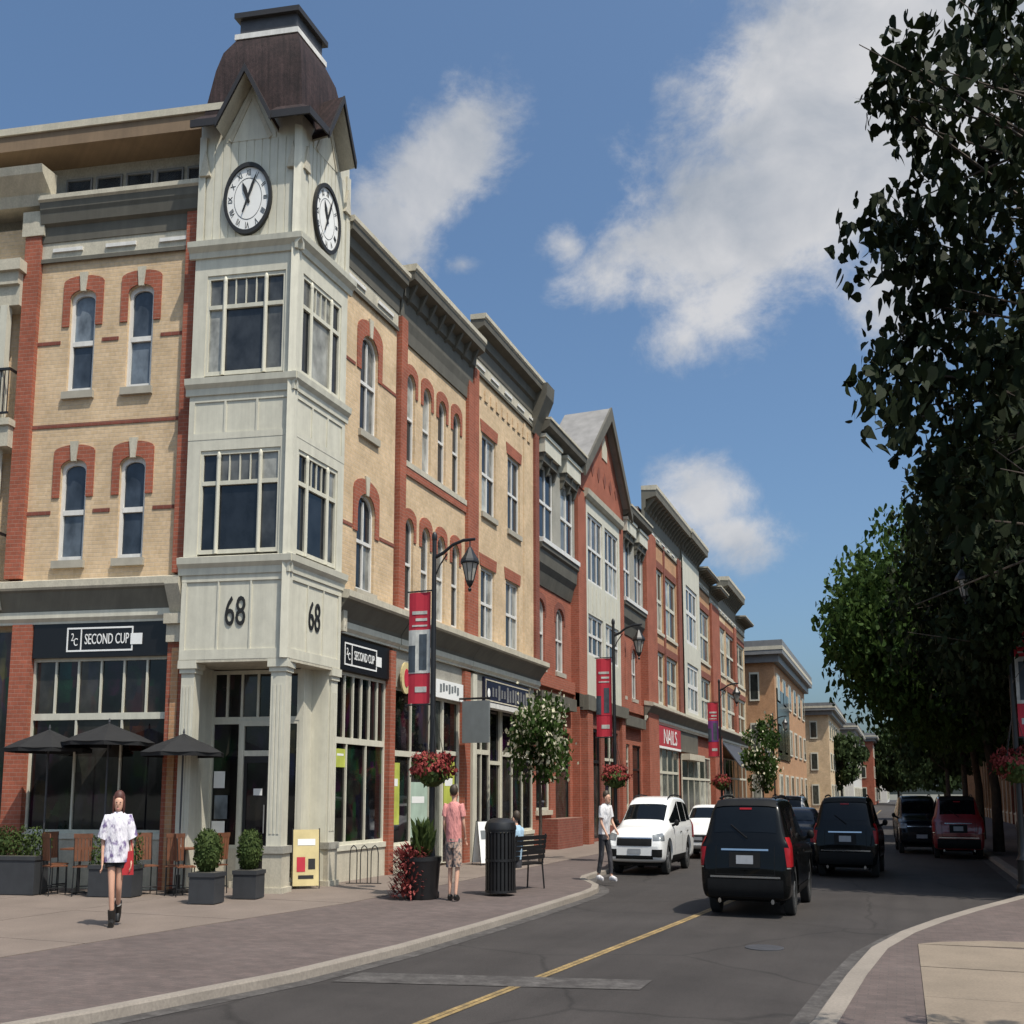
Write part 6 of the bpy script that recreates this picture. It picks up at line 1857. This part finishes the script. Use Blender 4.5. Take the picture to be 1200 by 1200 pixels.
def tree(label, x, y, height, trunk_h, radius, n, size, seed, mat, name='street_tree', clumps=60, tr=.16, lean=(0, 0), squash=1.0, tight=.30, low=.0, extra=None, extra_mat=None, clusters=None):
    rng = np.random.default_rng(seed); rnd = random.Random(seed)
    r = thing(name, label, 'tree', (x, y, 0))
    zc = (height + trunk_h) / 2; hz = (height - trunk_h) / 2
    P = rng.normal(size=(clumps, 3)); P /= np.linalg.norm(P, axis=1)[:, None]
    P *= (rng.uniform(.25, 1, clumps) ** .5)[:, None]
    P *= np.array([radius, radius, hz * squash]); P[:, 2] += zc
    P[:, 0] += lean[0] * (P[:, 2] - trunk_h) / (height - trunk_h); P[:, 1] += lean[1] * (P[:, 2] - trunk_h) / (height - trunk_h)
    if clusters is not None:
        P = np.vstack([P, np.array(clusters)]); clumps = len(P)
    m = MB()
    top = (lean[0] * .7, lean[1] * .7, height * .86)
    m.tube([(0, 0, -.05), (.02, .01, trunk_h * .5), (lean[0]*.1, lean[1]*.1, trunk_h), (lean[0]*.4, lean[1]*.4, zc), top], [tr * 1.25, tr, tr * .85, tr * .5, tr * .12], 10)
    t = m.build('trunk', 'bark', r, smooth=60)
    lm = MB()
    for p in P[::2]:
        z0 = rnd.uniform(trunk_h * .9, max(trunk_h, p[2] - .3)); f = (z0 - trunk_h) / (height - trunk_h)
        a = Vector((lean[0] * f, lean[1] * f, z0)); b = Vector(p)
        mid = a.lerp(b, .5) + Vector((rnd.uniform(-.2, .2), rnd.uniform(-.2, .2), .25)) * radius * .15
        lm.tube([a, a.lerp(mid, .55) + Vector((rnd.gauss(0, .05), rnd.gauss(0, .05), rnd.gauss(0, .05))) * radius, mid, mid.lerp(b, .5) + Vector((rnd.gauss(0, .04), rnd.gauss(0, .04), rnd.gauss(0, .04))) * radius, b], [tr * .32, tr * .26, tr * .2, tr * .12, tr * .05], 6, False)
        for q in range(2):
            e = b + Vector((rnd.gauss(0, 1), rnd.gauss(0, 1), rnd.gauss(0, .7))) * radius * .16
            lm.tube([mid.lerp(b, .6), e], [tr * .1, tr * .03], 5, False)
    lm.build('limbs', 'bark', t, smooth=60)
    which = rng.integers(0, clumps, n)
    cr = radius * tight * rng.uniform(.55, 1.2, clumps)
    g_ = rng.normal(size=(n, 3)); g_ *= np.minimum(1, 1.9 / np.linalg.norm(g_, axis=1))[:, None]
    C = P[which] + g_ * (cr[which] * .60)[:, None] * np.array([1, 1, .85])
    C = C[C[:, 2] > trunk_h * .86 + low]
    put('crown', leaf_mesh('crown', C, size, rng, mat), r)
    if extra:
        which = rng.integers(0, clumps, extra)
        D = P[which] + rng.normal(size=(extra, 3)) * (cr[which] * .62)[:, None]
        D = D[D[:, 2] > trunk_h]
        put('blossom', leaf_mesh('blossom', D, size * 1.1, rng, extra_mat, False), r)
    return r
tree('young street tree with pale blossom in front of the tall cream building', 2.4, 13.5, 4.15, 1.9, 1.05, 3800, .13, 11, 'leaf_mid', clumps=34, tr=.06, tight=.42, extra=1000, extra_mat='petal_white')
tree('slim young street tree in front of the ochre corner shop', 5.2, 56, 5.6, 1.8, 1.3, 3000, .18, 12, 'leaf_mid', clumps=30, tr=.07, tight=.4, extra=300, extra_mat='petal_white')
def seen(px, py, f):
    """plan point and height at f metres ahead of the viewer along a photo direction"""
    a, b = (px - 600) / 1149., -(py - 600) / 1723.5
    th, yw = radians(10.8393), radians(21.2526)
    F_, U_, R_ = cos(th) - b * sin(th), sin(th) + b * cos(th), a
    Y_ = F_ * cos(yw) + R_ * sin(yw); X_ = R_ * cos(yw) - F_ * sin(yw)
    t = f / F_
    return (14.9 + X_ * t, -21.5 + Y_ * t, 1.65 + U_ * t)
NT = (19.0, -13.0)
rb_ = random.Random(3); NC = []
for (px, py) in ((1045, 75), (1060, 130), (1025, 120), (1085, 165), (1105, 40), (1140, 20), (1120, 100), (1165, 90), (1190, 40), (1080, 230), (1025, 260), (1005, 285), (1045, 290), (1095, 300), (1130, 250), (1180, 200), (1080, 360),
                 (1120, 350), (1170, 320), (1045, 380), (1030, 435), (1020, 465), (1065, 450), (1110, 440), (1150, 420), (1195, 400), (1075, 505), (1125, 500), (1175, 490), (1105, 560), (1155, 560), (1195, 600), (1140, 610), (1085, 590), (1150, 170), (1195, 130), (1200, 260)):
    p_ = seen(px + 22, py, rb_.uniform(6.0, 7.4)); NC.append((p_[0] - NT[0], p_[1] - NT[1], p_[2]))
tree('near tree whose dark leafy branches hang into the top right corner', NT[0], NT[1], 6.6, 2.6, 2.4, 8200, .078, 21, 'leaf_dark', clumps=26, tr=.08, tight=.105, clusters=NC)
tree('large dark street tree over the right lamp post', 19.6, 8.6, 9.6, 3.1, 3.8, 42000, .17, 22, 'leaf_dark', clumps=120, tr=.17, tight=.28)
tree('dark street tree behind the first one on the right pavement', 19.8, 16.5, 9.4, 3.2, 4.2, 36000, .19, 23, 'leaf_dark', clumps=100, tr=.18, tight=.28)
tree('broad green street tree leaning over the road behind the dark ones', 18.8, 27, 9.6, 3.4, 5.4, 36000, .22, 24, 'leaf_mid', clumps=110, tr=.2, tight=.28, lean=(-2.6, 0))
tree('green street tree above the parked cars farther on the right', 19.0, 40, 9.4, 3.8, 5.0, 22000, .26, 25, 'leaf_mid', clumps=80, tr=.2, tight=.30, lean=(-2.6, 0))
tree('distant street tree on the right side far down the road', 19.4, 60, 9.0, 3.6, 4.4, 13000, .32, 26, 'leaf_far', clumps=60, tr=.2, tight=.3)
tree('farthest street tree on the right before the low ochre building', 19.4, 88, 9.0, 3.4, 4.4, 9000, .40, 27, 'leaf_far', clumps=50, tr=.22, tight=.3)
tree('round tree far down the left side by the white building', 6.0, 150, 8.0, 2.2, 3.6, 5000, .45, 28, 'leaf_far', clumps=40, tr=.2, tight=.32)
tree('tree closing the view at the end of the street', 14.5, 240, 12.0, 2.4, 8.0, 9000, .8, 29, 'leaf_far', clumps=60, tr=.3, tight=.3)
tree('second tree at the end of the street beside the pale building', 24, 215, 12.0, 2.4, 8.0, 9000, .8, 30, 'leaf_far', clumps=60, tr=.3, tight=.3)
tree('dark tree rising behind the end of the brick row', -6.5, 89.0, 13.6, 2.4, 2.4, 5000, .4, 31, 'leaf_far', clumps=40, tr=.2, tight=.32)
